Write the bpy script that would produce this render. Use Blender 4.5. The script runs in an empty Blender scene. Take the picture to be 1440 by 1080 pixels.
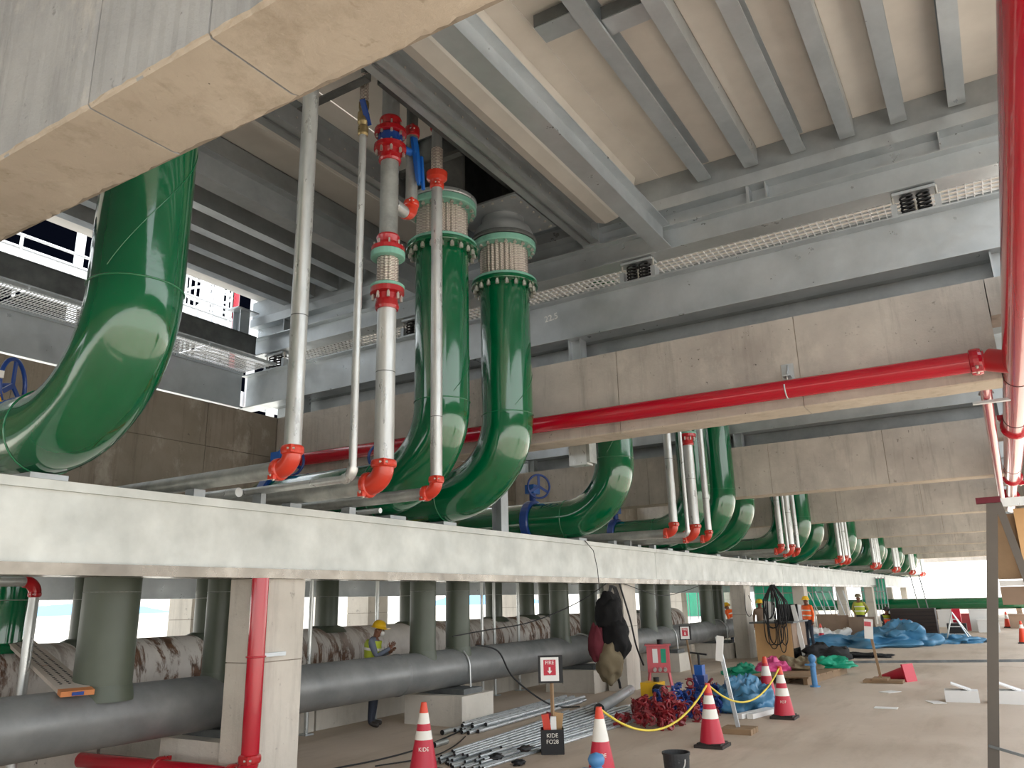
import bpy, bmesh, math, random
from mathutils import Vector, Matrix
random.seed(7)
SC = bpy.context.scene
COL = SC.collection
PI = math.pi

# ------------------------------------------------------------------ camera, sky, exposure
def make_camera():
    yaw, pitch, roll = math.radians(31.1635), math.radians(15.598), math.radians(-1.42556)
    fwd = Vector((math.cos(yaw)*math.cos(pitch), math.sin(yaw)*math.cos(pitch), math.sin(pitch)))
    right = Vector((math.sin(yaw), -math.cos(yaw), 0))
    up = right.cross(fwd)
    r2 = math.cos(roll)*right + math.sin(roll)*up
    u2 = -math.sin(roll)*right + math.cos(roll)*up
    cd = bpy.data.cameras.new('camera'); co = bpy.data.objects.new('camera', cd); COL.objects.link(co)
    m = Matrix((r2, u2, -fwd)).transposed().to_4x4(); m.translation = (0, 0, 1.8)
    co.matrix_world = m
    cd.sensor_width = 36; cd.lens = 1094.3/1440*36; cd.clip_start = .05; cd.clip_end = 3000
    SC.camera = co
make_camera()
W = bpy.data.worlds.new('sky'); SC.world = W; W.use_nodes = True
nt = W.node_tree; nt.nodes.clear()
out = nt.nodes.new('ShaderNodeOutputWorld'); bg = nt.nodes.new('ShaderNodeBackground')
tc = nt.nodes.new('ShaderNodeTexCoord'); sep = nt.nodes.new('ShaderNodeSeparateXYZ'); rp = nt.nodes.new('ShaderNodeValToRGB')
nt.links.new(tc.outputs['Generated'], sep.inputs[0]); nt.links.new(sep.outputs['Z'], rp.inputs[0])
rp.color_ramp.elements[0].position = 0.0; rp.color_ramp.elements[0].color = (1, .99, .97, 1)
rp.color_ramp.elements[1].position = 0.7; rp.color_ramp.elements[1].color = (.80, .90, 1, 1)
nt.links.new(rp.outputs[0], bg.inputs[0]); bg.inputs[1].default_value = 1.0
nt.links.new(bg.outputs[0], out.inputs[0])
sl = bpy.data.lights.new('sun', 'SUN'); sl.energy = 2.9; sl.angle = math.radians(3); sl.color = (1, .98, .95)
so = bpy.data.objects.new('sun', sl); COL.objects.link(so)
so.rotation_euler = Vector((-.05, -.27, .96)).normalized().to_track_quat('Z', 'Y').to_euler()
vs = SC.view_settings
vs.view_transform = 'Standard'; vs.look = 'None'; vs.gamma = 1; vs.use_curve_mapping = False
vs.exposure = 1.5
SC.cycles.max_bounces = 8; SC.cycles.diffuse_bounces = 5; SC.cycles.glossy_bounces = 4

# ------------------------------------------------------------------ helpers
ORD = 'first second third fourth fifth sixth seventh eighth ninth tenth eleventh twelfth thirteenth fourteenth fifteenth sixteenth seventeenth eighteenth nineteenth twentieth'.split()
def lin(c):
    if isinstance(c, str):
        c = c.lstrip('#'); c = [int(c[i:i+2], 16)/255 for i in (0, 2, 4)]
        return tuple((x/12.92 if x <= .04045 else ((x+.055)/1.055)**2.4) for x in c) + (1,)
    return tuple(c) + (1,) if len(c) == 3 else tuple(c)
class NT:
    def __init__(s, name):
        s.m = bpy.data.materials.new(name); s.m.use_nodes = True; s.t = s.m.node_tree
        s.b = s.t.nodes['Principled BSDF']; s.pos = None
    def n(s, t, **k):
        x = s.t.nodes.new(t)
        for a, v in k.items(): setattr(x, a, v)
        return x
    def l(s, a, b): s.t.links.new(a, b)
    def vec(s, scale=(1, 1, 1)):
        if not s.pos: s.pos = s.n('ShaderNodeNewGeometry')
        mp = s.n('ShaderNodeMapping'); mp.inputs['Scale'].default_value = scale
        s.l(s.pos.outputs['Position'], mp.inputs[0]); return mp.outputs[0]
    def noise(s, sc, detail=4, rough=.6, scale=(1, 1, 1), dist=0):
        x = s.n('ShaderNodeTexNoise'); x.inputs['Scale'].default_value = sc; x.inputs['Detail'].default_value = detail
        x.inputs['Roughness'].default_value = rough; x.inputs['Distortion'].default_value = dist
        s.l(s.vec(scale), x.inputs['Vector']); return x.outputs['Fac']
    def ramp(s, fac, stops):
        r = s.n('ShaderNodeValToRGB'); e = r.color_ramp.elements
        while len(e) < len(stops): e.new(.5)
        for q, (p, c) in zip(e, stops): q.position = p; q.color = lin(c)
        s.l(fac, r.inputs[0]); return r.outputs[0]
    def mix(s, fac, a, b, mode='MIX'):
        x = s.n('ShaderNodeMix', data_type='RGBA', blend_type=mode)
        if isinstance(fac, (int, float)): x.inputs[0].default_value = fac
        else: s.l(fac, x.inputs[0])
        for i, v in ((6, a), (7, b)):
            if isinstance(v, (str, tuple)): x.inputs[i].default_value = lin(v)
            else: s.l(v, x.inputs[i])
        return x.outputs[2]
    def bump(s, h, st=.2, d=.02):
        x = s.n('ShaderNodeBump'); x.inputs['Strength'].default_value = st; x.inputs['Distance'].default_value = d
        s.l(h, x.inputs['Height']); s.l(x.outputs[0], s.b.inputs['Normal'])
    def done(s, col, rough=.6, metal=0, spec=None, coat=0):
        if isinstance(col, (str, tuple)): s.b.inputs['Base Color'].default_value = lin(col)
        else: s.l(col, s.b.inputs['Base Color'])
        if isinstance(rough, (int, float)): s.b.inputs['Roughness'].default_value = rough
        else: s.l(rough, s.b.inputs['Roughness'])
        s.b.inputs['Metallic'].default_value = metal
        if spec is not None: s.b.inputs['Specular IOR Level'].default_value = spec
        if coat: s.b.inputs['Coat Weight'].default_value = coat; s.b.inputs['Coat Roughness'].default_value = .05
        return s.m
def concrete(name, a, b, dark='#6a6660', streak=(1.6, 1.6, .16)):
    t = NT(name)
    c = t.ramp(t.noise(.9, 6, .62), [(.3, a), (.7, b)])
    st = t.ramp(t.noise(2.6, 5, .7, streak), [(.52, (0, 0, 0)), (.72, (1, 1, 1))])
    c = t.mix(t.mix(.45, (0, 0, 0), st), c, dark)
    sp = t.ramp(t.noise(7, 3, .7), [(.66, (0, 0, 0)), (.74, (1, 1, 1))])
    c = t.mix(t.mix(.7, (0, 0, 0), sp), c, dark)
    pt = t.ramp(t.noise(16, 3, .6, (1, 1, .7)), [(.7, (0, 0, 0)), (.74, (1, 1, 1))]); pm = t.ramp(t.noise(.8, 2, .5), [(.5, (0, 0, 0)), (.6, (1, 1, 1))])
    c = t.mix(t.mix(1.0, pt, pm, 'MULTIPLY'), c, '#4a4640')
    lt = t.ramp(t.noise(1.9, 6, .7, (1, 1, .6)), [(.56, (0, 0, 0)), (.7, (1, 1, 1))])
    c = t.mix(t.mix(.35, (0, 0, 0), lt), c, '#d9d2c6')
    t.bump(t.noise(9, 8, .7), .35, .03)
    return t.done(c, .85, spec=.3)
def metal(name, a, b, rough=.42, met=.55, sc=3, stretch=(1, 1, 1)):
    t = NT(name)
    c = t.ramp(t.noise(sc, 6, .65, stretch), [(.3, a), (.7, b)])
    r = t.ramp(t.noise(sc*2.2, 4, .6, stretch), [(.3, (rough-.1,)*3), (.7, (rough+.14,)*3)])
    return t.done(c, r, met)
def paint(name, c, rough=.25, coat=0, var=.12, bump=0, dirt=None):
    t = NT(name); q = lin(c)
    a = tuple(max(0, x*(1-var)) for x in q[:3]); b = tuple(min(1, x*(1+var)) for x in q[:3])
    col = t.ramp(t.noise(1.7, 4, .6), [(.3, a), (.7, b)])
    if dirt:
        f = t.ramp(t.noise(5, 6, .7), [(.6, (0, 0, 0)), (.7, (1, 1, 1))]); col = t.mix(t.mix(.6, (0, 0, 0), f), col, dirt)
    if bump: t.bump(t.noise(bump, 4, .6), .25, .02)
    return t.done(col, rough, 0, coat=coat)
M = {}
M['conc'] = concrete('concrete', '#a6a099', '#c6c0b7', '#7a756e')
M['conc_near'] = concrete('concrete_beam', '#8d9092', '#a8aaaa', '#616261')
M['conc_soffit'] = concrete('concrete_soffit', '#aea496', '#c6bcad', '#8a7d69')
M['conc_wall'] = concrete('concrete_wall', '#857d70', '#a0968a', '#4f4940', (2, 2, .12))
M['conc_pale'] = concrete('concrete_pale', '#bdb8ae', '#d6d0c5', '#97928a')
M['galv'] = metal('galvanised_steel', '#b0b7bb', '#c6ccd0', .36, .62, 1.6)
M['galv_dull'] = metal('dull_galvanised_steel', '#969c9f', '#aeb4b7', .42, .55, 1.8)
M['galv_dark'] = metal('weathered_steel', '#55595a', '#767a7a', .5, .5, 2.5)
M['silver'] = metal('silver_pipe', '#bcc0c0', '#dcdfdd', .33, .65, 4, (1, 1, .3))
M['conduit'] = metal('zinc_conduit', '#b4bcc1', '#dfe4e6', .3, .6, 9, (.2, 5, 1))
M['silver_dull'] = metal('dull_silver_pipe', '#8e928f', '#b5b8b4', .4, .55, 4)
M['girder'] = metal('pale_girder', '#b6bab6', '#d3d6d1', .48, .25, 1.6)
M['girder_lip'] = metal('girder_lip', '#77726b', '#979187', .28, .8, 2)
M['panel'] = paint('basin_panel', '#d3cec6', .5, var=.07)
M['green'] = paint('green_paint', '#005c36', .13, 1, .10, 3)
M['green_weld'] = paint('green_weld', '#0a7046', .2, 1, .05)
M['olive'] = paint('olive_primer', '#4b5346', .42, 0, .12)
M['header'] = metal('grey_primed_steel', '#66696a', '#858786', .4, .2, 1.6)
M['coupler_red'] = paint('coupler_red', '#7d1a22', .4, 0, .25)
M['coupler_blue'] = paint('coupler_blue', '#1c3f86', .4, 0, .25)
def rusty():
    t = NT('rusty_painted_steel')
    c = t.ramp(t.noise(1.1, 5, .6), [(.3, '#b9b4ae'), (.7, '#dad5cf')])
    f = t.ramp(t.noise(3.0, 8, .72, (1.7, .4, .55), .35), [(.48, (0, 0, 0)), (.56, (1, 1, 1))])
    g = t.ramp(t.noise(.55, 2, .5), [(.3, (0, 0, 0)), (.45, (1, 1, 1))])
    f2 = t.mix(1.0, f, g, 'MULTIPLY')
    c = t.mix(f2, c, t.ramp(t.noise(9, 4), [(.3, '#4f392b'), (.7, '#7d5c45')]))
    t.bump(f2, .2, .01)
    return t.done(c, .6, .05)
M['rusty'] = rusty()
M['red'] = paint('fire_red', '#b20824', .2, .6, .06)
M['fitting'] = paint('red_orange_fitting', '#c93a26', .32, .4, .08)
M['fitting_dk'] = paint('deep_red_fitting', '#ad1820', .28, .5, .08)
M['teal'] = paint('teal_flange', '#7fb8a6', .4, .2, .1, dirt='#5a8a7c')
M['blue'] = paint('blue_enamel', '#1b5fb4', .3, .4, .1)
M['blue_dk'] = paint('dark_blue_enamel', '#163f8a', .35, .3, .1)
M['bolt'] = metal('zinc_bolt', '#b9b6ae', '#d8d4cc', .35, .7, 8)
M['dark'] = paint('dark_rubber', '#16171a', .55, 0, .1)
M['black'] = paint('black_cloth', '#0d0d0f', .85, 0, .2, 6)
M['night'] = paint('flat_black', '#030409', 1, 0, .0); M['night'].node_tree.nodes['Principled BSDF'].inputs['Specular IOR Level'].default_value = 0  # unlit black, painted in for the blackened sky and the shaded opening
M['white'] = paint('white_paint', '#e9e9e6', .4, 0, .03)
M['white_steel'] = paint('white_steel', '#eef0f2', .35, 0, .03)
M['wood'] = paint('bare_wood', '#8d7458', .75, 0, .2, 14)
M['ply'] = paint('plywood', '#c9a070', .6, 0, .12, 5)
M['tarp'] = paint('blue_tarp', '#447c9f', .42, 0, .18)
M['tealnet'] = paint('teal_net', '#18b596', .6, 0, .1)
M['greensack'] = paint('green_sack', '#0f9a78', .5, 0, .15)
M['pink'] = paint('pink_plastic', '#d94f8c', .45, 0, .15)
M['pinkred'] = paint('faded_red_box', '#cf5a62', .4, 0, .08)
M['maroon'] = paint('maroon_cloth', '#64202c', .85, 0, .15, 8)
M['khaki'] = paint('khaki_canvas', '#7c7058', .85, 0, .18, 8)
M['yellow'] = paint('yellow_plastic', '#e7b416', .45, 0, .1)
M['rope'] = paint('yellow_rope', '#dcc64a', .6, 0, .12)
M['cone_r'] = paint('cone_red', '#bd1f38', .4, 0, .06)
M['cone_o'] = paint('cone_orange', '#d9482c', .4, 0, .06)
M['reflect'] = paint('reflective_white', '#e6e3da', .35, 0, .06)
M['brass'] = metal('brass', '#8d7b56', '#b7a479', .35, .8, 6)
M['card'] = paint('cardboard', '#a98a62', .8, 0, .12)
M['brown'] = paint('brown_board', '#8a7563', .75, 0, .15)
M['orange'] = paint('orange_vest', '#ff6a24', .6, 0, .05)
M['lime'] = paint('lime_vest', '#b9c83a', .6, 0, .08)
M['denim'] = paint('navy_cloth', '#2d3340', .85, 0, .12)
M['shirt'] = paint('grey_blue_shirt', '#6d7585', .8, 0, .1)
M['camo'] = paint('olive_yellow_shirt', '#a09a4e', .8, 0, .25, 8)
M['skin'] = paint('skin', '#7d543f', .55, 0, .08)
M['hat'] = paint('yellow_helmet', '#f0c020', .3, .3, .03)
M['leg_dark'] = paint('dark_painted_steel', '#57514a', .5, 0, .1)
M['boot'] = paint('boot_leather', '#2b2522', .6, 0, .1)
M['foam'] = paint('white_foam', '#dcdcda', .7, 0, .04)
M['bucketm'] = paint('black_bucket', '#2a2c2e', .5, 0, .15, dirt='#8d8f8f')
M['plankrust'] = paint('rusty_plank', '#bdb2a8', .6, 0, .1, 12, dirt='#a5714a')
M['plank_orange'] = paint('plank_end', '#c07a48', .6, 0, .1)
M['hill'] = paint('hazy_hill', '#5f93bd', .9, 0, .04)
M['sand'] = paint('pale_ground', '#cfc8bb', .9, 0, .06)
def netting():
    t = NT('translucent_net'); tr = t.n('ShaderNodeBsdfTranslucent'); tr.inputs[0].default_value = lin('#2fd6b4')
    tp = t.n('ShaderNodeBsdfTransparent'); m1 = t.n('ShaderNodeMixShader'); m2 = t.n('ShaderNodeMixShader')
    m1.inputs[0].default_value = .55; m2.inputs[0].default_value = .2
    t.b.inputs['Base Color'].default_value = lin('#19b596')
    t.l(t.b.outputs[0], m1.inputs[1]); t.l(tr.outputs[0], m1.inputs[2]); t.l(m1.outputs[0], m2.inputs[1]); t.l(tp.outputs[0], m2.inputs[2])
    t.l(m2.outputs[0], t.t.nodes['Material Output'].inputs[0]); return t.m
M['tealnet'] = netting()
def floor_mat():
    t = NT('dusty_concrete_floor')
    c = t.ramp(t.noise(.35, 6, .62), [(.3, '#b09f8d'), (.7, '#cdbfaf')])
    st = t.ramp(t.noise(.9, 6, .68, (.35, 1.6, 1)), [(.5, (0, 0, 0)), (.75, (1, 1, 1))])
    c = t.mix(t.mix(.5, (0, 0, 0), st), c, '#8d7c68')
    s2 = t.ramp(t.noise(5, 5, .7), [(.62, (0, 0, 0)), (.75, (1, 1, 1))])
    c = t.mix(t.mix(.3, (0, 0, 0), s2), c, '#6e6252')
    t.bump(t.noise(14, 6, .7), .15, .02)
    return t.done(c, t.ramp(t.noise(.7, 3), [(.35, (.5,)*3), (.65, (.85,)*3)]), spec=.3)
M['floor'] = floor_mat()
def braid():
    t = NT('braided_steel')
    w = t.n('ShaderNodeTexWave', wave_type='BANDS', bands_direction='Z'); w.inputs['Scale'].default_value = 16; w.inputs['Distortion'].default_value = 1.5
    t.l(t.vec(), w.inputs['Vector'])
    c = t.ramp(w.outputs['Fac'], [(.2, '#857770'), (.7, '#efe7df')])
    t.bump(w.outputs['Fac'], .5, .01)
    return t.done(c, .35, .7)
M['braid'] = braid()

LOC = {}                                               # world origin of every parented root
class MB:
    def __init__(s): s.v = []; s.f = []; s.s = []
    def add(s, vs, fs, smooth=False):
        o = len(s.v); s.v += [tuple(v) for v in vs]; s.f += [tuple(i+o for i in f) for f in fs]; s.s += [smooth]*len(fs); return s
    def bx(s, x0, x1, y0, y1, z0, z1):
        v = [(x, y, z) for x in (x0, x1) for y in (y0, y1) for z in (z0, z1)]
        return s.add(v, [(0, 1, 3, 2), (4, 6, 7, 5), (0, 4, 5, 1), (2, 3, 7, 6), (0, 2, 6, 4), (1, 5, 7, 3)])
    def box(s, c, size, rot=None):
        h = [x/2 for x in size]; c = Vector(c)
        v = [Vector((x, y, z)) for x in (-h[0], h[0]) for y in (-h[1], h[1]) for z in (-h[2], h[2])]
        if rot is not None: v = [rot @ p for p in v]
        return s.add([c+p for p in v], [(0, 1, 3, 2), (4, 6, 7, 5), (0, 4, 5, 1), (2, 3, 7, 6), (0, 2, 6, 4), (1, 5, 7, 3)])
    def bar(s, p0, p1, w, h, up=(0, 0, 1)):
        p0, p1 = Vector(p0), Vector(p1); d = (p1-p0); L = d.length; d.normalize(); up = Vector(up)
        if abs(d.dot(up)) > .98: up = Vector((1, 0, 0))
        a = d.cross(up).normalized(); b = a.cross(d).normalized()
        return s.box((p0+p1)/2, (L, w, h), Matrix((d, a, b)).transposed())
    def tube(s, pts, r, n=10, caps=True, closed=False):
        pts = [Vector(p) for p in pts]; N = len(pts)
        if not isinstance(r, (list, tuple)): r = [r]*N
        T = []
        for i in range(N):
            a = pts[i-1] if (i or closed) else pts[i]; b = pts[(i+1) % N] if (i < N-1 or closed) else pts[i]
            T.append((b-a).normalized())
        u = T[0].orthogonal().normalized()
        if abs(T[0].z) < .9:
            u = T[0].cross(Vector((0, 0, 1))).normalized()
        vs = []
        for i in range(N):
            u = (u - T[i]*u.dot(T[i])).normalized(); w = T[i].cross(u)
            for k in range(n):
                a = 2*PI*k/n; vs.append(pts[i] + r[i]*(math.cos(a)*u + math.sin(a)*w))
        fs = []
        for i in range(N if closed else N-1):
            j = (i+1) % N
            for k in range(n):
                k2 = (k+1) % n; fs.append((i*n+k, i*n+k2, j*n+k2, j*n+k))
        s.add(vs, fs, True)
        if caps and not closed:
            s.add(vs[:n], [tuple(reversed(range(n)))]); s.add(vs[-n:], [tuple(range(n))])
        return s
    def cyl(s, p0, p1, r, n=16, r1=None): return s.tube([p0, p1], [r, r if r1 is None else r1], n)
    def lathe(s, prof, o=(0, 0, 0), n=24, axis=(0, 0, 1), cap=True, smooth=False):
        o = Vector(o); q = Vector((0, 0, 1)).rotation_difference(Vector(axis))
        vs = []
        for r, z in prof:
            for k in range(n):
                a = 2*PI*k/n; vs.append(o + q @ Vector((r*math.cos(a), r*math.sin(a), z)))
        fs = []
        for i in range(len(prof)-1):
            for k in range(n):
                k2 = (k+1) % n; fs.append((i*n+k, i*n+k2, (i+1)*n+k2, (i+1)*n+k))
        s.add(vs, fs, smooth)
        if cap:
            s.add(vs[:n], [tuple(reversed(range(n)))]); s.add(vs[-n:], [tuple(range(n))])
        return s
    def prism(s, poly, axis, a0, a1):                 # poly in the two other axes, extruded along axis
        def mk(p, a): return {'X': (a, p[0], p[1]), 'Y': (p[0], a, p[1]), 'Z': (p[0], p[1], a)}[axis]
        n = len(poly); vs = [mk(p, a0) for p in poly] + [mk(p, a1) for p in poly]
        return s.add(vs, [tuple(range(n)), tuple(reversed(range(n, 2*n)))] + [(i, i+n, (i+1) % n+n, (i+1) % n) for i in range(n)])
    def blob(s, c, rad, seed=0, amp=.15, n=20, m=12, freq=2.2):
        from mathutils import noise
        c = Vector(c); vs = []
        for i in range(m+1):
            th = PI*i/m
            for k in range(n):
                a = 2*PI*k/n; d = Vector((math.sin(th)*math.cos(a), math.sin(th)*math.sin(a), math.cos(th)))
                f = 1+amp*noise.noise(d*freq+Vector((seed*7.3, seed*3.1, 0)))*2
                vs.append(c+Vector((d.x*rad[0], d.y*rad[1], d.z*rad[2]))*f)
        s.add(vs, [(i*n+k, (i+1)*n+k, (i+1)*n+(k+1) % n, i*n+(k+1) % n) for i in range(m) for k in range(n)], True)
        return s
def build(mb, name, mat, parent=None, kind=None, mats=None):
    off = Vector(LOC.get(parent.name, (0, 0, 0))) if parent else Vector((0, 0, 0))
    me = bpy.data.meshes.new(name)
    me.from_pydata([Vector(v)-off for v in mb.v], [], mb.f)
    me.polygons.foreach_set('use_smooth', mb.s)
    me.update()
    bm = bmesh.new(); bm.from_mesh(me); bmesh.ops.recalc_face_normals(bm, faces=bm.faces[:]); bm.to_mesh(me); bm.free()
    me.materials.append(M[mat] if isinstance(mat, str) else mat)
    o = bpy.data.objects.new(name, me); COL.objects.link(o)
    if parent: o.parent = parent; LOC[o.name] = off
    if kind: o['kind'] = kind
    return o
def tag(o, label=None, cat=None, group=None, kind=None):
    if label: o['label'] = label
    if cat: o['category'] = cat
    if group: o['group'] = group
    if kind: o['kind'] = kind
    return o
def root(name, loc, label=None, cat=None, group=None, kind=None):
    o = bpy.data.objects.new(name, None); COL.objects.link(o); o.location = loc; o.empty_display_size = .2
    LOC[o.name] = tuple(loc); return tag(o, label, cat, group, kind)
def copy_tree(o, parent=None):
    c = o.copy(); COL.objects.link(c)
    if parent: c.parent = parent
    for ch in list(o.children): copy_tree(ch, c)
    return c
def clone(o, loc, label, group=None, rz=None, rot=None):
    c = copy_tree(o); c.location = loc; c['label'] = label
    if group: c['group'] = group
    if rz is not None: c.rotation_euler = (0, 0, rz)
    if rot is not None: c.rotation_euler = rot
    return c
def same(o, name, parent, loc=None, rot=None):         # a part that shares another part's mesh
    c = bpy.data.objects.new(name, o.data); COL.objects.link(c); c.parent = parent
    if loc is not None: c.location = loc
    if rot is not None: c.rotation_euler = rot
    return c
def arc(c, R, a0, a1, n, u, w):
    c, u, w = Vector(c), Vector(u), Vector(w)
    return [c + R*(math.cos(a0+(a1-a0)*i/n)*u + math.sin(a0+(a1-a0)*i/n)*w) for i in range(n+1)]
def text(s, name, size, mat, parent, mtx, wrap=None, depth=.001):
    cu = bpy.data.curves.new(name, 'FONT'); cu.body = s; cu.size = size; cu.align_x = 'CENTER'; cu.align_y = 'CENTER'; cu.extrude = depth
    ob = bpy.data.objects.new(name, cu); COL.objects.link(ob)
    dg = bpy.context.evaluated_depsgraph_get(); me = bpy.data.meshes.new_from_object(ob.evaluated_get(dg))
    bpy.data.objects.remove(ob); me.name = name
    off = Vector(LOC.get(parent.name, (0, 0, 0)))
    for v in me.vertices:
        v.co = (wrap(v.co) if wrap else mtx @ v.co) - off
    me.materials.clear(); me.materials.append(M[mat])
    o = bpy.data.objects.new(name, me); COL.objects.link(o); o.parent = parent; LOC[o.name] = tuple(off); return o
def frame(o, right, up):
    r, u = Vector(right).normalized(), Vector(up).normalized(); n = r.cross(u)
    m = Matrix((r, u, n)).transposed().to_4x4(); m.translation = o; return m

# ------------------------------------------------------------------ setting: ground, floor, columns, beams
g = build(MB().bx(-200, 900, -500, 500, -.6, -.25), 'ground', 'sand', kind='structure')
fl = root('floor', (0, 0, 0), kind='structure')
build(MB().bx(-45, 23.05, -12, 15.5, -.3, 0), 'slab', 'floor', fl, 'structure')
build(MB().bx(23.12, 96, -12, 15.5, -.3, 0), 'slab', 'floor', fl, 'structure')
build(MB().bx(23.05, 23.12, -12, 15.5, -.3, -.012), 'joint_filler', 'dark', fl, 'structure')
BX = [1.77, 10.65, 19.9, 29.2, 39.3, 49.2, 58.8, 68.6, 78.2]
def concrete_beam(i, x0):
    r = root('concrete_beam', (x0, 0, 4.2), f'cross beam of raw concrete, {ORD[i]} from the near end', kind='structure')
    top = 5.95 if i == 0 else 5.48
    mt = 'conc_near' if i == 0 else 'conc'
    cuts = [12.0, 8.4, 3.48, 2.57, .6, -.375] if i == 0 else [12.0, 7.8, 4.55, 1.9, -.375]
    for a, b in zip(cuts, cuts[1:]):                   # formwork lengths with recessed joints
        m = MB()
        y0, y1 = b+.006, a-.006
        poly = [(x0, 4.218), (x0+.008, 4.206), (x0+.018, 4.2), (x0+.48, 4.2), (x0+.525, 4.205), (x0+.55, 4.24), (x0+.55, top), (x0, top)]
        n = len(poly); seg = max(2, int((y1-y0)/(.05 if i == 0 else .1))); vs = []
        rnd = random.Random(i*31+int(a*10)); k1 = .5 if i == 0 else .3
        for k in range(seg+1):
            y = y0+(y1-y0)*k/seg; w1 = rnd.uniform(-.02, .012)*k1+.012*math.sin(y*7)*k1; w2 = rnd.uniform(-.01, .01)*k1
            for q, (px_, pz_) in enumerate(poly):
                dx = w1 if q in (4, 5) else w2 if q in (1, 0) else 0
                vs.append((px_+dx, y, pz_+(rnd.uniform(0, .02)*k1 if q in (1, 4) else 0)))
        fs = [(k*n+q, k*n+(q+1) % n, (k+1)*n+(q+1) % n, (k+1)*n+q) for k in range(seg) for q in range(n)]
        m.add(vs, fs); m.add(vs[:n], [tuple(range(n))]); m.add(vs[-n:], [tuple(range(n))])
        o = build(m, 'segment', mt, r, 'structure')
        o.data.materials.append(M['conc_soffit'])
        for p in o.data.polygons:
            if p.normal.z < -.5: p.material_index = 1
    build(MB().bx(x0+.01, x0+.54, -.36, 12, 4.215, top-.02), 'joint_core', 'conc_wall', r, 'structure')
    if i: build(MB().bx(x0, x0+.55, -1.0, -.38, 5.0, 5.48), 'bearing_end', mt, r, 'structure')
    return r
for i, x in enumerate(BX): concrete_beam(i, x)
build(MB().bx(-12, 79, -1.5, -1.0, 4.3, 5.48), 'trim_1', 'conc', kind='structure')
def back_wall():
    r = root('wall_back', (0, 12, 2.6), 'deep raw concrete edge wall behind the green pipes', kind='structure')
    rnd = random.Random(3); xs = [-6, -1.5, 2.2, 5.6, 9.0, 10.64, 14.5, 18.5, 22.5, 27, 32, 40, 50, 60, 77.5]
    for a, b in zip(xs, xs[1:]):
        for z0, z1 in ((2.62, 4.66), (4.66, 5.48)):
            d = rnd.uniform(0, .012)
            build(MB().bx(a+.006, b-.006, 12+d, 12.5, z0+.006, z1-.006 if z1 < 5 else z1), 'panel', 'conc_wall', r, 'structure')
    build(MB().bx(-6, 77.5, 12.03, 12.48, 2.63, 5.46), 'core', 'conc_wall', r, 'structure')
back_wall()
PX = [5.85, 15.35, 24.4, 32.8, 42.2, 51.7, 61.2, 70.7]
for i, x in enumerate(PX):
    r = root('concrete_column', (x, 7, 0), f'square concrete column, {ORD[i]} along the pale girder', kind='structure')
    w = .68
    build(MB().bx(x, x+w, 6.75, 7.17, 0, 1.24), 'lift', 'conc_pale', r, 'structure')
    build(MB().bx(x, x+w, 6.75, 7.17, 1.252, 2.098), 'lift', 'conc_pale', r, 'structure')
    build(MB().bx(x+.008, x+w-.008, 6.758, 7.162, 1.2, 1.3), 'core', 'conc_wall', r, 'structure')
for i, x in enumerate([1.0, 10.2, 15.3, 22.6, 30, 38, 46, 54, 62, 70]):
    r = root('concrete_column', (x, 14, 0), f'pale concrete column of the outer row, {ORD[i]} from the near end', kind='structure')
    build(MB().bx(x, x+.75, 13.6, 14.3, 0, 1.6), 'lift', 'conc_pale', r, 'structure')
    build(MB().bx(x, x+.75, 13.6, 14.3, 1.61, 4.3), 'lift', 'conc_pale', r, 'structure')
    build(MB().bx(x+.01, x+.74, 13.61, 14.29, 1.5, 1.7), 'core', 'conc_wall', r, 'structure')
# hazy hills over the water
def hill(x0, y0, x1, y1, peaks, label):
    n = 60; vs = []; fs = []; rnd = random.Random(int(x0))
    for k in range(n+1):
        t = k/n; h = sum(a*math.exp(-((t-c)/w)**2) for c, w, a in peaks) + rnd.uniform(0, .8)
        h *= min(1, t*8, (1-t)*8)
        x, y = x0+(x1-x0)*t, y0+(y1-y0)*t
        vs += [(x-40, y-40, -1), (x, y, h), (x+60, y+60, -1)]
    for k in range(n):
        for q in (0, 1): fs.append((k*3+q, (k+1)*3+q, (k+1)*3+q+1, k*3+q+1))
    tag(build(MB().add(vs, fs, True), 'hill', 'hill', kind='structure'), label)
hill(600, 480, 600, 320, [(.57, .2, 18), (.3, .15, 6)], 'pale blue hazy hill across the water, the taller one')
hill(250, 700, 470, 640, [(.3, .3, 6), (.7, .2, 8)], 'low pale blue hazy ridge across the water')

# ------------------------------------------------------------------ steelwork above
def ibeam(name, axis, a0, a1, c, z0, z1, w, mat, label, cat='girder', tf=.02, web_off=0, group=None):
    """axis X or Y; c = centre in the other horizontal axis; flange width w"""
    loc = ((a0+a1)/2, c, z0) if axis == 'X' else (c, (a0+a1)/2, z0)
    r = root(name, loc, label, cat, group)
    def bx(lo, hi, za, zb):
        return MB().bx(a0, a1, lo, hi, za, zb) if axis == 'X' else MB().bx(lo, hi, a0, a1, za, zb)
    build(bx(c-w/2, c+w/2, z0, z0+tf), 'flange', mat, r); build(bx(c-w/2, c+w/2, z1-tf, z1), 'flange', mat, r)
    build(bx(c+web_off-.012, c+web_off+.012, z0+tf, z1-tf), 'web', mat, r)
    return r
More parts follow.
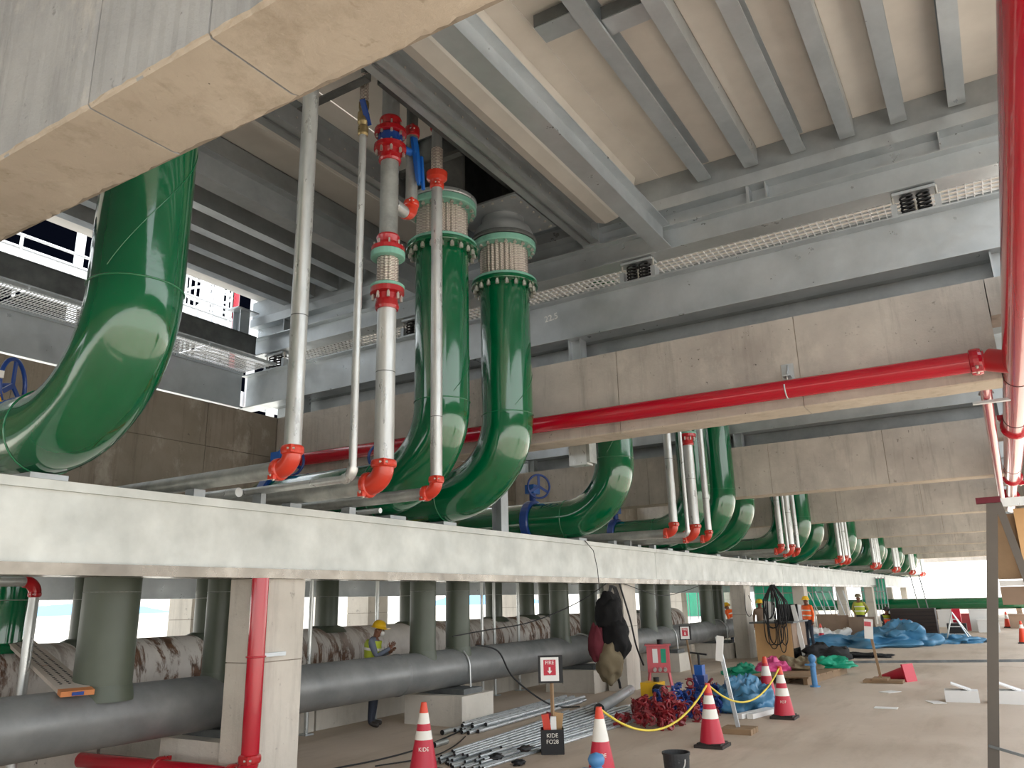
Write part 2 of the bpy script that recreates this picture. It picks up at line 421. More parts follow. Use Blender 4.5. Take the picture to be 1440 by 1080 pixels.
# pale girder on the columns, in lengths
GX = [-3, 17.3, 29.6, 41.8, 53.6, 64.5, 75]
for i, (a, b) in enumerate(zip(GX, GX[1:])):
    r = root('pipe_girder', ((a+b)/2, 6.85, 2.1), f'long pale grey steel girder carrying the pipes, {ORD[i]} length from the near end', 'girder')
    a += .006; b -= .006
    build(MB().bx(a, b, 6.74, 7.0, 2.2, 2.8), 'web', 'girder', r)
    build(MB().bx(a, b, 6.70, 7.04, 2.8, 2.88), 'flange', 'girder', r)
    build(MB().bx(a, b, 6.68, 7.06, 2.1, 2.2), 'flange', 'girder_lip', r)
# lower (SB) and upper (UB) girders on each concrete beam
def spring(x, y, z, label):
    r = root('spring_isolator', (x, y, z), label, 'spring mount', 'spring isolators between the girders')
    build(MB().bx(x-.12, x+.12, y-.3, y+.3, z, z+.03), 'base_plate', 'galv', r)
    build(MB().bx(x-.12, x+.12, y-.26, y+.26, z+.31, z+.35), 'top_plate', 'galv', r)
    for s in (-1, 1):
        build(MB().bx(x-.1, x+.1, y+s*.26-.035, y+s*.26+.035, z+.03, z+.2), 'side_bracket', 'galv', r)
        build(MB().cyl((x-.05, y+s*.26, z+.2), (x-.05, y+s*.26, z+.35), .016, 8), 'stud', 'bolt', r)
    for s in (-1, 1):
        for q in (-1, 1):
            pts = [(x+q*.055+.05*math.cos(t*PI/6), y+s*.1+.075*math.sin(t*PI/6), z+.035+.27*t/60) for t in range(61)]
            build(MB().tube(pts, .014, 6), 'coil_spring', 'dark', r)
    build(MB().cyl((x-.03, y, z+.03), (x-.03, y, z+.2), .025, 8), 'stop_bolt', 'bolt', r)
    return r
for i in range(1, 7):
    x = BX[i]; nm = ORD[i]
    y0 = -1.2
    r = ibeam('support_girder', 'Y', y0, 13.2, x+.175, 5.85, 6.58, .35, 'galv', f'deep galvanised girder on stub posts above the {nm} concrete beam')
    build(MB().bx(x+.52, x+.54, -1.0, 12.6, 5.49, 6.5), 'closure_sheet', 'galv_dull', r)
    build(MB().bx(x+.355, x+.515, -1.0, 12.6, 5.86, 5.875), 'bracket_strip', 'galv_dull', r)
    if i == 1: text('22.5', 'chalk_lettering', .15, 'white', r, frame((10.81, 5.742, 6.341), (0, -1, .12), (0, .12, 1)))
    for y in (-.6, 5.3, 11.5):
        p = root('stub_post', (x+.2, y, 5.46), f'short steel post standing on the {nm} concrete beam, at Y station {int(y*10)}'.split(', at')[0] + (', at its open end' if y < 0 else ', by the green pipes' if y < 9 else ', by the back wall'), 'post')
        build(MB().bx(x+.08, x+.3, y-.11, y-.09, 5.47, 5.85).bx(x+.08, x+.3, y+.09, y+.11, 5.47, 5.85), 'flange', 'galv', p)
        build(MB().bx(x+.18, x+.2, y-.09, y+.09, 5.47, 5.85), 'web', 'galv', p)
    r = ibeam('frame_girder', 'Y', -1.5, 13.0, x+.15, 6.95, 7.35, .32, 'galv', f'galvanised frame girder riding on springs above the {nm} concrete beam')
    if i <= 2:
        for k, y in enumerate((.2, 4.14, 8.6, 12.3)):
            spring(x+.17, y, 6.585, f'black coil spring mount between two girders, {ORD[k]} from the open side, {"nearer" if i == 1 else "farther"} girder pair')
    # edge channel and plates above
    r = root('edge_channel', (x, 5, 7.35), f'stiffened galvanised edge channel of the cooling tower base above the {nm} concrete beam', 'channel')
    build(MB().bx(x+.2, x+.22, -1.5, 13, 7.352, 7.62), 'web', 'galv', r)
    build(MB().bx(x-.02, x+.24, -1.5, 13, 7.62, 7.68).bx(x-.02, x, -1.5, 13, 7.68, 7.8), 'channel_lip', 'galv', r)
    build(MB().bx(x+.02, x+.05, -1.5, 13, 7.8, 8.2), 'face_plate', 'galv_dull', r)
    if i == 1:
        for y in (3.95, 4.75, 2.3, 2.05, 2.32, -.2, 6.4, 8, 10, 12):
            build(MB().bx(x+.01, x+.2, y-.01, y+.01, 7.352, 7.62), 'stiffener', 'galv', r)
    # walkway grating seen through the gap
    if i <= 2:
        gr = root('grating', (x+.65, 6, 7.0), f'open bar grating walkway behind the springs, {"nearer" if i == 1 else "farther"} girder pair', 'grating')
        m = MB()
        for k in range(140):
            y = -1.2+k*.1
            m.bx(x+.36, x+1.0, y-.006, y+.006, 7.0, 7.03)
        for k in range(6): m.bx(x+.36+k*.125, x+.372+k*.125, -1.2, 12.8, 7.0, 7.03)
        build(m, 'bar_mesh', 'white_steel', gr, 'stuff')
        for xx in (x+.35, x+1.0): build(MB().bx(xx-.02, xx+.02, -1.2, 12.8, 6.96, 7.05), 'edge_bar', 'galv', gr)
# rear girders and walkway along the back
ibeam('support_girder', 'X', 2.4, 10.62, 13.25, 5.85, 6.6, .3, 'galv', 'galvanised girder along the back under the walkway grating', web_off=-.1)
ibeam('support_girder', 'X', 11.3, 19.8, 12.3, 5.485, 6.6, .3, 'galv', 'galvanised girder along the back of the second bay', web_off=-.1)
ibeam('frame_girder', 'X', 2.3, 10.62, 12.9, 6.95, 7.36, .3, 'galv_dark', 'dark frame girder along the back above the walkway grating', web_off=-.12)
for k in range(5):
    x0 = 2.4+k*1.65
    gr = root('walkway_grating', (x0+.8, 12.7, 6.62), f'pale bar grating panel of the back walkway, {ORD[k]} from the near end', 'grating', None)
    m = MB()
    for q in range(30): m.bx(x0+.02+q*.054, x0+.034+q*.054, 12.12, 13.1, 6.62, 6.634)
    for q in range(6): m.bx(x0, x0+1.62, 12.15+q*.18, 12.16+q*.18, 6.62, 6.632)
    build(m, 'bar_mesh', 'white_steel', gr, 'stuff')
    build(MB().bx(x0, x0+1.62, 12.1, 12.12, 6.6, 6.66), 'edge_bar', 'galv', gr); build(MB().bx(x0, x0+1.62, 13.1, 13.12, 6.6, 6.66), 'edge_bar', 'galv', gr)
for k, x in enumerate((3.0, 10.3)):
    r = root('gusset_post', (x, 12.9, 7.36), f'galvanised stub column on the back frame girder, {"nearer" if k == 0 else "farther"} one', 'post')
    build(MB().bx(x-.12, x+.12, 12.78, 12.8, 7.36, 7.85).bx(x-.12, x+.12, 13.0, 13.02, 7.36, 7.85), 'flange', 'galv', r)
    build(MB().bx(x-.01, x+.01, 12.8, 13.0, 7.36, 7.85), 'web', 'galv', r)
    build(MB().bx(x-.25, x+.3, 12.7, 13.05, 7.851, 7.88), 'cap_plate', 'galv', r)
r = root('sun_upstand', (6.5, -1.48, 7.36), 'added galvanised upstand blocking the sun along the open side', 'frame')
build(MB().bx(2.4, 68, -1.5, -1.46, 7.36, 8.26), 'plate', 'galv', r); build(MB().bx(2.4, 68, -1.6, -1.5, 7.36, 7.38), 'flange', 'galv', r)  # upstand added to keep a strip of sun off the floor
# joists of the tower base, first bay with every joist, later bays too
def joist(y, x0, x1, mat, label, z0=7.9, z1=8.2, w=.2, flip=1):
    r = root('ceiling_joist', ((x0+x1)/2, y, z0), label, 'joist', None)
    lo, hi = y-w/2, y+w/2
    build(MB().bx(x0, x1, lo, hi, z0, z0+.012), 'flange', mat, r)
    build(MB().bx(x0, x1, hi-.012, hi, z0+.012, z1) if flip > 0 else MB().bx(x0, x1, lo, lo+.012, z0+.012, z1), 'web', mat, r)
    lip = (lo, lo+.012) if flip > 0 else (hi-.012, hi)
    build(MB().bx(x0, x1, lip[0], lip[1], z0+.012, z0+.04), 'lip', mat, r)
    build(MB().bx(x0, x1, lo, hi, z1-.012, z1), 'flange', mat, r)
JY = [3.63, 2.91, 2.2, 1.53, .87, .22, -.47]
XJ0 = 2.45
for k, y in enumerate(JY[1:]): joist(y, XJ0, 10.62, 'galv', f'galvanised ceiling joist over the open side, {ORD[k]} from the wide bolted beam', flip=1 if k % 2 == 0 else -1)
for k, y in enumerate([11.4-q for q in JY[1:]]): joist(y, XJ0, 10.62, 'galv_dull', f'shaded ceiling joist beyond the pipe opening, {ORD[k]} from the pipes', flip=-1)  # duller steel paints the shade into the joists of this side
ibeam('main_beam', 'X', XJ0, 10.64, 3.65, 6.955, 7.36, .26, 'galv', 'wide bolted galvanised beam crossing the ceiling, open side of the pipes', 'beam')
ibeam('main_beam', 'X', XJ0, 10.64, 7.75, 6.955, 7.36, .26, 'galv_dull', 'wide shaded beam crossing the ceiling, back side of the pipes', 'beam')  # shade painted in with the duller steel here too
for y, lab in ((4.85, 'twin channel beam edging the pipe opening, open side'), (6.55, 'twin channel beam edging the pipe opening, back side')):
    r = root('channel_beam', (6.5, y, 7.35), lab, 'beam')
    for s in (-1, 1):
        build(MB().bx(XJ0, 10.6, y+s*.02-.008, y+s*.02+.008, 7.36, 7.75), 'web', 'galv_dull', r)
        build(MB().bx(XJ0, 10.6, min(y+s*.02, y+s*.14), max(y+s*.02, y+s*.14), 7.36, 7.375), 'flange', 'galv_dull', r)
        build(MB().bx(XJ0, 10.6, min(y+s*.02, y+s*.14), max(y+s*.02, y+s*.14), 7.735, 7.75), 'flange', 'galv_dull', r)
    build(MB().bx(10.6, 10.64, y-.15, y+.15, 7.352, 7.78), 'end_plate', 'galv', r)
    m = MB()
    for k in range(26):
        for z in (7.45, 7.6): m.cyl((3+k*.28, y-.04, z), (3+k*.28, y-.05, z), .014, 6)
    build(m, 'bolts', 'bolt', r, 'stuff')
# cross members in the pipe opening
for k, (x, z) in enumerate(((2.9, 7.6), (5.75, 7.62), (7.6, 7.62), (9.0, 7.62), (10.15, 7.62))):
    r = root('cross_angle', (x, 5.7, z), f'dark steel angle across the pipe opening, {ORD[k]} from the near end', 'angle')
    build(MB().bx(x-.05, x+.05, 5.31, 6.4, z, z+.012), 'flange', 'galv_dark', r); build(MB().bx(x+.04, x+.052, 5.31, 6.4, z+.012, z+.12), 'web', 'galv_dark', r)
r = root('cross_angle', (7.4, 5.25, 7.62), 'dark steel angle running along the pipe opening beside the twin channel', 'angle')
build(MB().bx(5.9, 9.0, 5.2, 5.3, 7.635, 7.65), 'flange', 'galv_dark', r); build(MB().bx(5.9, 9.0, 5.29, 5.302, 7.65, 7.74), 'web', 'galv_dark', r)
for k, (x, ya, yb) in enumerate(((6.9, 2.31, 2.81), (6.6, 3.01, 3.5))):
    r = root('cross_brace', (x, (ya+yb)/2, 7.95), f'short steel brace between two ceiling joists, {"nearer the open side" if k == 0 else "beside the wide beam"}', 'brace')
    build(MB().bx(x-.14, x+.14, ya, yb, 7.98, 7.992), 'plate', 'galv', r); build(MB().bx(x-.15, x-.138, ya, yb, 7.992, 8.15), 'upstand', 'galv_dark', r)
# tower basin floor panels = the ceiling
cr = root('ceiling', (6.5, 5.7, 8.2), 'beige basin panels of the cooling tower above the joists', kind='structure')
edges = [-1.45] + sorted(JY) + [4.85]
for a, b in zip(edges, edges[1:]):
    build(MB().bx(XJ0-.3, 10.72, a+.004, b-.004, 8.203, 8.25), 'panel', 'panel', cr, 'structure')
    build(MB().bx(XJ0-.3, 10.72, 11.4-b+.004, 11.4-a-.004, 8.203, 8.25), 'panel', 'panel', cr, 'structure')
build(MB().bx(XJ0-.3, 7.75, 4.86, 6.54, 8.21, 8.26), 'panel', 'panel', cr, 'structure')
build(MB().bx(7.75, 10.67, 4.86, 6.54, 9.6, 9.65), 'panel', 'night', cr, 'structure')  # black sheet paints in the shade inside the pipe opening
build(MB().bx(7.75, 7.77, 4.86, 6.54, 8.2, 9.6).bx(10.6, 10.62, 4.86, 6.54, 8.2, 9.6).bx(7.77, 10.6, 4.86, 4.88, 8.2, 9.6).bx(7.77, 10.6, 6.52, 6.54, 8.2, 9.6), 'opening_side', 'galv_dark', cr, 'structure')
# rounded sump wall beside the pipe opening
pr = [(4.7, 7.77), (4.66, 7.62), (4.5, 7.56), (4.3, 7.6), (4.05, 7.75), (3.95, 8.2), (4.7, 8.2)]
tag(build(MB().prism(pr, 'X', XJ0, 10.45), 'basin_trough', 'panel'), 'cream moulded basin trough between the twin channel and the wide beam', 'trough')
# farther bays: basin slab with joists
for i in range(1, 7):
    x0, x1 = BX[i]+.075, BX[i+1]+.07
    r = root('ceiling', ((x0+x1)/2, 5.7, 8.2), f'beige basin ceiling of the {ORD[i]} bay', kind='structure')
    for k in range(6): build(MB().bx(x0, x1, -1.45+k*2.4+.004, 0.95+k*2.4-.004, 8.203, 8.25), 'panel', 'panel', r, 'structure')
# unseen bays behind the camera, added to shade the near beam
for k in range(4):
    x0 = 2.14-9.2*k
    build(MB().bx(x0-9, x0-8.45, -1.2, 12, 4.2, 5.9), 'concrete_beam', 'conc', kind='structure')['label'] = f'unseen raw concrete cross beam added behind the camera for shade, {ORD[k]} one'
    r = root('ceiling', (x0-4, 5.7, 8.2), f'unseen beige ceiling bay added for shade behind the near beam, {ORD[k]} one', kind='structure')
    for q in range(6): build(MB().bx(x0-9.195, x0, -1.4+q*2.4+.004, 1.0+q*2.4-.004, 8.2, 8.25), 'panel', 'panel', r, 'structure')
# added black casing behind the walkway, standing in for blackened sky
bw = root('black_backdrop', (8, 17, 4), 'added black casing of the neighbouring tower behind the walkway', kind='structure')
build(MB().bx(-12, 46, 24, 24.5, 7.0, 17), 'backdrop', 'night', bw, 'structure')
for x in (-8, 8, 24, 40): build(MB().bx(x, x+.6, 24.0, 24.5, -.25, 7.0), 'support', 'conc_pale', bw, 'structure')
# ------------------------------------------------------------------ green riser pipes
GR, GE, GZ = .37, 1.043, 3.302
def ring_bolts(parent, c, rad, n, r, h, name='bolt', mat='bolt', ph=0):
    first = None
    for k in range(n):
        a = 2*PI*(k+ph)/n; p = (c[0]+rad*math.cos(a), c[1]+rad*math.sin(a))
        if first is None:
            m = MB().lathe([(r*1.6, 0), (r*1.6, h*.35), (r, h*.36), (r, h)], (0, 0, -h/2), 6)
            off = Vector(LOC[parent.name]); LOC['tmp'] = (0, 0, 0)
            first = build(m, name, mat); first.parent = parent
            first.location = Vector((p[0], p[1], c[2]))-off
        else: same(first, name, parent, Vector((p[0], p[1], c[2]))-off)
def braid_hose(name, c, r, z0, z1, parent, ribs):
    prof = []
    n = ribs*4; vs = []; fs = []
    zs = [z0+(z1-z0)*k/6 for k in range(7)]
    for z in zs:
        for k in range(n):
            a = 2*PI*k/n; rr = r*(1+.06*math.cos(ribs*a)); vs.append((c[0]+rr*math.cos(a), c[1]+rr*math.sin(a), z))
    for i in range(6):
        for k in range(n): fs.append((i*n+k, i*n+(k+1) % n, (i+1)*n+(k+1) % n, (i+1)*n+k))
    return build(MB().add(vs, fs, True), name, 'braid', parent)
def disc(name, c, r, z0, z1, mat, parent, n=40, bev=.012):
    return build(MB().lathe([(r-bev, z0), (r, z0+bev), (r, z1-bev), (r-bev, z1)], (c[0], c[1], 0), n), name, mat, parent)
def green_pipe(X, Y, ztop, label, yend=9.65, flange=None, group=None, seam=0):
    r = root('green_pipe', (X, Y, GZ), label, 'pipe', group)
    pts = [(X, Y, ztop)] + [(X, Y+GE-GE*math.cos(a), GZ+GE-GE*math.sin(a)) for a in [PI/2*k/16 for k in range(17)]]
    pts += [(X, yend-.9, GZ)]
    c = (X, yend-.6, GZ-.6)
    pts += [(X, yend-.6+.6*math.sin(a), GZ-.6+.6*math.cos(a)) for a in [PI/2*k/8 for k in range(9)]]
    build(MB().tube(pts, GR, 36), 'pipe_body', 'green', r)
    for z in (GZ+GE+.02,):
        build(MB().tube(arc((X, Y, z), GR+.002, 0, 2*PI, 36, (1, 0, 0), (0, 1, 0))[:-1], .008, 6, closed=True), 'weld_bead', 'green_weld', r)
    for y in (Y+GE,):
        build(MB().tube(arc((X, y, GZ), GR+.002, 0, 2*PI, 36, (1, 0, 0), (0, 0, 1))[:-1], .008, 6, closed=True), 'weld_bead', 'green_weld', r)
    # spiral seam of the riser
    z1 = min(ztop-.05, GZ+GE+2.6); L = []
    for k in range(60):
        t = k/59; a = seam+1.35*PI*t
        L.append((X+(GR+.001)*math.cos(a), Y+(GR+.001)*math.sin(a), GZ+GE+.1+(z1-GZ-GE-.1)*t))
    build(MB().tube(L, .005, 5), 'spiral_seam', 'green_weld', r)
    build(MB().cyl((X, yend, GZ-.6), (X, yend, GZ-1.1), GR*.99, 28), 'drop_pipe', 'olive', r)
    if flange:
        z = flange
        build(MB().lathe([(GR+.012, z-.1), (GR+.012, z-.07), (.50, z-.06), (.505, z-.05), (.505, z-.01), (.5, z)], (X, Y, 0), 48), 'flange', 'green', r)
        ring_bolts(r, (X, Y, z-.06), .445, 20, .018, .16)
    build(MB().bx(X-.16, X+.16, 6.72, 7.02, 2.885, 2.93), 'saddle_plate', 'galv_dull', r)
    return r
def connector(X, Y, z, label, hose=.5):
    r = root('flexible_connector', (X, Y, z), label, 'hose connector')
    disc('flange', (X, Y), .49, z+.002, z+.05, 'teal', r)
    braid_hose('braided_hose', (X, Y), .345, z+.05, z+.05+hose, r, 30)
    z2 = z+.05+hose
    disc('flange', (X, Y), .49, z2, z2+.1, 'teal', r)
    ring_bolts(r, (X, Y, z2-.015), .44, 20, .018, .05)
    return z2+.1
green_pipe(3.54, 5.78, 7.4, 'large glossy green elbow pipe nearest the camera, under the near concrete beam', seam=3.5)
green_pipe(8.11, 6.0, 6.5, 'large green elbow pipe behind the silver risers, first of the flanged pair', flange=6.6, seam=4.2)
zc = connector(8.11, 6.0, 6.602, 'braided steel hose connector with teal flanges on the farther green pipe from the open side')
green_pipe(9.28, 5.7, 6.3, 'large green elbow pipe under the domed nozzle, second of the flanged pair', flange=6.38, seam=4.0)
zd = connector(9.28, 5.7, 6.382, 'braided steel hose connector with teal flanges below the domed dark nozzle')
r = root('outlet_nozzle', (8.11, 6.0, zc), 'plain dark grey outlet duct above the braided connector, second from the domed one', 'nozzle')
disc('flange', (8.11, 6.0), .5, zc+.004, zc+.07, 'galv', r)
build(MB().cyl((8.11, 6.0, zc+.07), (8.11, 6.0, 9.3), .33, 32), 'duct', 'galv_dark', r)
r = root('outlet_nozzle', (9.28, 5.7, zd), 'domed dark grey outlet nozzle bolted under a square plate', 'nozzle')
disc('flange', (9.28, 5.7), .51, zd+.004, zd+.07, 'galv_dark', r)
build(MB().lathe([(.47, zd+.07), (.46, zd+.15), (.42, zd+.24), (.36, zd+.3), (.33, zd+.33), (.33, zd+.42)], (9.28, 5.7, 0), 36, smooth=True), 'dome', 'galv', r)
build(MB().bx(8.66, 9.9, 5.1, 6.3, zd+.42, zd+.45), 'base_plate', 'galv_dull', r)
m = MB()
for k in range(7):
    for s in (-1, 1):
        m.cyl((8.74+k*.18, 5.7+s*.54, zd+.405), (8.74+k*.18, 5.7+s*.54, zd+.42), .02, 6)
        m.cyl((9.28+s*.56, 5.2+k*.165, zd+.405), (9.28+s*.56, 5.2+k*.165, zd+.42), .02, 6)
build(m, 'plate_bolts', 'bolt', r, 'stuff')
GL = [(13.59, 5.98)]
for dx, sg in ((10.18, 22.1), (19.3, 32.2), (29.3, 41.6), (39.2, 51.6), (48.4, 61), (58.5, 71)): GL += [(8.11+dx, 6.0), (9.28+dx, 5.72), (sg, 5.95)]
for k, (X, Y) in enumerate(GL):
    green_pipe(X, Y, 7.9, f'large green elbow pipe along the pale girder, {ORD[k]} past the domed pipe', group='green elbow pipes receding along the girder', seam=3.2+k)

# ------------------------------------------------------------------ silver risers with red fittings
def coupling(c, axis, r, name, mat, parent, w=.09, ear=True):
    c = Vector(c); ax = Vector(axis)
    m = MB().lathe([(r*1.02, -w/2), (r*1.22, -w/2+.01), (r*1.3, -w*.2), (r*1.3, w*.2), (r*1.22, w/2-.01), (r*1.02, w/2)], c, 24, axis)
    o = build(m, name, mat, parent)
    side = ax.orthogonal().normalized() if abs(ax.z) < .9 else Vector((-.77, -.64, 0))
    if ear:
        e = MB()
        for s in (-1, 1):
            e.box(c+side*s*r*1.38, (r*.5, r*.5, w*.8) if abs(ax.z) > .9 else (r*.5, w*.8, r*.5))
        build(e, 'coupling_ear', mat, parent)
        t = side.cross(ax)
        for s in (-1, 1):
            p = c+side*s*r*1.42
            build(MB().cyl(p-t*r*.42, p+t*r*.42, r*.14, 8), 'bolt', 'bolt', parent)
    return o
def grooved_elbow(X, Y, zc, r, parent, mat='fitting', R=None):
    """from vertical down to horizontal +Y at height zc"""
    R = R or r*1.75
    pts = [(X, Y+R-R*math.cos(a), zc+R-R*math.sin(a)) for a in [PI/2*k/10 for k in range(11)]]
    build(MB().tube(pts, r*1.06, 22), 'elbow', mat, parent)
    coupling((X, Y, zc+R+.02), (0, 0, 1), r, 'coupling', mat, parent)
    coupling((X, Y+R+.02, zc), (0, 1, 0), r, 'coupling', mat, parent)
    return R
def flange_adapter(X, Y, z0, z1, r, up, parent, mat='fitting_dk', rad=None):
    """flared red flange adapter; the flange is at the top if up"""
    rad = rad or r*1.8; h = z1-z0
    pf = [(r*1.18, 0), (r*1.28, h*.12), (r*1.2, h*.3), (r*1.12, h*.45), (r*1.25, h*.72), (rad, h*.76), (rad, h)]
    prof = [(a, z0+b) for a, b in pf] if up else [(a, z1-b) for a, b in reversed(pf)]
    build(MB().lathe(prof, (X, Y, 0), 28), 'flange_adapter', mat, parent)
    zb = z1-h*.2 if up else z0+h*.2
    ring_bolts(parent, (X, Y, zb), rad*.82, 8, r*.1, h*.75)
def riser_bank(k, dX, full):
    bank = f'{ORD[k]} bank'
    Y = 5.5
    # P1
    X, r = 5.08+dX, .083
    p = root('silver_riser', (X, Y, 3.05), f'medium silver riser with red elbow, first in the {bank} along the girder', 'pipe', 'silver risers in banks')
    R = grooved_elbow(X, Y, 3.05, r, p)
    build(MB().cyl((X, Y, 3.05+R), (X, Y, 7.2), r, 24), 'vertical_pipe', 'silver', p)
    build(MB().cyl((X, Y+R, 3.05), (X, 9.6, 3.05), r, 24), 'horizontal_pipe', 'silver_dull', p)
    build(MB().bx(X-r*.8, X+r*.8, 6.8, 6.94, 2.882, 3.05-r*.97), 'saddle', 'galv_dull', p)
    for z in (4.55,): build(MB().cyl((X, Y, z), (X, Y, z+.008), r*1.012, 24), 'joint_ring', 'galv_dark', p)
    if full:
        coupling((X, Y, 7.25), (0, 0, 1), r, 'coupling', 'fitting_dk', p)
        build(MB().cyl((X, Y, 7.3), (X, Y, 8.19), r, 20), 'upper_pipe', 'galv_dull', p)
    # P2 thin, with ball valve
    X, r = 5.9+dX, .042
    p = root('thin_riser', (X, Y, 3.05), f'thinnest silver riser with plain elbow, second in the {bank} along the girder', 'pipe', 'silver risers in banks')
    pts = [(X, Y, 7.05)] + [(X, Y+.1-.1*math.cos(a), 3.05+.1-.1*math.sin(a)) for a in [PI/2*q/6 for q in range(7)]] + [(X, 9.6, 3.05)]
    build(MB().tube(pts, r, 16), 'pipe_body', 'silver', p)
    build(MB().bx(X-r*.8, X+r*.8, 6.8, 6.94, 2.882, 3.05-r*.97), 'saddle', 'galv_dull', p)
    build(MB().tube([(X, Y+.11-.11*math.cos(a), 3.05+.11-.11*math.sin(a)) for a in [PI/2*q/6 for q in range(7)]], r*1.35, 14), 'elbow', 'silver', p)
    if full:
        build(MB().lathe([(.05, 7.03), (.062, 7.05), (.062, 7.14), (.05, 7.16), (.07, 7.2), (.07, 7.32), (.05, 7.36), (.06, 7.4), (.06, 7.47)], (X, Y, 0), 14), 'ball_valve', 'brass', p)
        build(MB().bar((X-.14, Y-.1, 7.4), (X+.03, Y-.06, 7.16), .07, .02, (1, 0, 0)), 'lever', 'blue_dk', p)
        braid_hose('braided_hose', (X, Y), .05, 7.47, 7.85, p, 10)
        build(MB().cyl((X, Y, 7.85), (X, Y, 8.19), .045, 12), 'upper_pipe', 'galv_dark', p)
    # P3 main drain with connector and butterfly valve
    X, r = 6.38+dX, .108
    p = root('drain_riser', (X, Y, 3.05), f'widest silver riser with big red elbow, third in the {bank} along the girder', 'pipe', 'silver risers in banks')
    R = grooved_elbow(X, Y, 3.05, r, p)
    build(MB().cyl((X, Y, 3.05+R), (X, Y, 5.1), r, 24), 'vertical_pipe', 'silver', p)
    build(MB().cyl((X, Y+R, 3.05), (X, 9.6, 3.05), r, 24), 'horizontal_pipe', 'silver_dull', p)
    build(MB().bx(X-r*.8, X+r*.8, 6.8, 6.94, 2.882, 3.05-r*.97), 'saddle', 'galv_dull', p)
    build(MB().cyl((X, Y, 4.28), (X, Y, 4.29), r*1.01, 24), 'joint_ring', 'galv_dark', p)
    flange_adapter(X, Y, 5.03, 5.28, r, True, p)
    c = root('small_connector', (X, Y, 5.28), f'small braided hose connector on the widest silver riser of the {bank}', 'hose connector')
    disc('flange', (X, Y), .2, 5.282, 5.32, 'teal', c, 28, .008)
    braid_hose('braided_hose', (X, Y), .118, 5.32, 5.66, c, 14)
    disc('flange', (X, Y), .2, 5.66, 5.74, 'teal', c, 28, .008)
    u = root('upper_riser', (X, Y, 5.74), f'upper length of the widest riser, above its teal connector, {bank}', 'pipe')
    flange_adapter(X, Y, 5.742, 5.95, r, False, u)
    build(MB().cyl((X, Y, 5.9), (X, Y, 7.02), r, 24), 'vertical_pipe', 'silver_dull', u)
    if full:
        flange_adapter(X, Y, 6.92, 7.14, r, True, u)
        build(MB().cyl((X, Y, 7.47), (X, Y, 8.19), r, 20), 'upper_pipe', 'galv_dull', u)
        flange_adapter(X, Y, 7.3, 7.52, r, False, u)
        v = root('butterfly_valve', (X, Y, 7.145), 'blue butterfly valve clamped between deep red flanges, long blue handle', 'valve')
        build(MB().lathe([(.13, 7.142), (.15, 7.16), (.15, 7.28), (.13, 7.298)], (X, Y, 0), 20), 'body', 'blue_dk', v)
        build(MB().tube([(X+.1, Y, 7.22), (X+.36, Y-.03, 7.24)], .05, 10), 'neck', 'blue', v)
        build(MB().bar((X+.34, Y-.09, 7.42), (X+.46, Y-.09, 6.86), .1, .04, (0, 1, 0)), 'handle', 'blue', v)
        build(MB().bar((X+.36, Y-.12, 7.2), (X+.41, Y-.12, 6.78), .035, .03, (0, 1, 0)).bar((X+.46, Y-.12, 7.2), (X+.5, Y-.12, 6.76), .035, .03, (0, 1, 0)), 'trigger', 'blue', v)
        # bypass beside it
        X2, r2 = 6.86, .075
        b = root('bypass_pipe', (X2, Y+.05, 6.45), 'short silver bypass pipe with red elbow beside the butterfly valve', 'pipe')
        build(MB().cyl((X2, Y+.05, 6.58), (X2, Y+.05, 7.6), r2, 20), 'vertical_pipe', 'silver_dull', b)
        pts = [(X2-.13+.13*math.cos(a), Y+.05, 6.56-.13*math.sin(a)) for a in [PI/2*q/8 for q in range(9)]]
        build(MB().tube(pts, r2*1.1, 18), 'elbow', 'fitting', b)
        coupling((X2, Y+.05, 6.6), (0, 0, 1), r2, 'coupling', 'fitting', b)
        build(MB().cyl((X2-.13, Y+.05, 6.43), (X+.112, Y+.02, 6.43), r2, 18), 'branch_stub', 'silver', b)
        coupling((X2, Y+.05, 7.62), (0, 0, 1), r2, 'coupling', 'fitting_dk', b, .14)
        build(MB().cyl((X2, Y+.05, 7.69), (X2, Y+.05, 8.19), r2, 16), 'upper_pipe', 'galv_dark', b)
    # P4
    X, r = 7.32+dX, .072
    p = root('slim_riser', (X, Y, 3.05), f'slim silver riser with small red elbow, fourth in the {bank} along the girder', 'pipe', 'silver risers in banks')
    R = grooved_elbow(X, Y, 3.05, r, p)
    build(MB().cyl((X, Y, 3.05+R), (X, Y, 7.02), r, 22), 'vertical_pipe', 'silver', p)
    build(MB().cyl((X, Y+R, 3.05), (X, 9.6, 3.05), r, 22), 'horizontal_pipe', 'silver_dull', p)
    build(MB().bx(X-r*.8, X+r*.8, 6.8, 6.94, 2.882, 3.05-r*.97), 'saddle', 'galv_dull', p)
    build(MB().cyl((X, Y, 3.95), (X, Y, 3.958), r*1.012, 22), 'joint_ring', 'galv_dark', p)
    if full:
        coupling((X, Y, 7.06), (0, 0, 1), r, 'coupling', 'fitting', p)
        build(MB().lathe([(.08, 7.1), (.09, 7.13), (.135, 7.16), (.14, 7.24), (.1, 7.25)], (X, Y, 0), 24), 'flange_adapter', 'fitting', p)
        braid_hose('braided_hose', (X, Y), .075, 7.25, 7.6, p, 12)
        build(MB().cyl((X, Y, 7.6), (X, Y, 7.9), .072, 16), 'upper_pipe', 'galv_dull', p)
        coupling((X, Y, 7.93), (0, 0, 1), r, 'coupling', 'fitting_dk', p)
        build(MB().cyl((X, Y, 7.97), (X, Y, 8.19), .072, 16), 'upper_pipe', 'galv_dark', p)
for k, dx in enumerate([0, 10.18, 19.3, 29.3, 39.2, 48.4, 58.5, 67.0]): riser_bank(k, dx, k == 0)
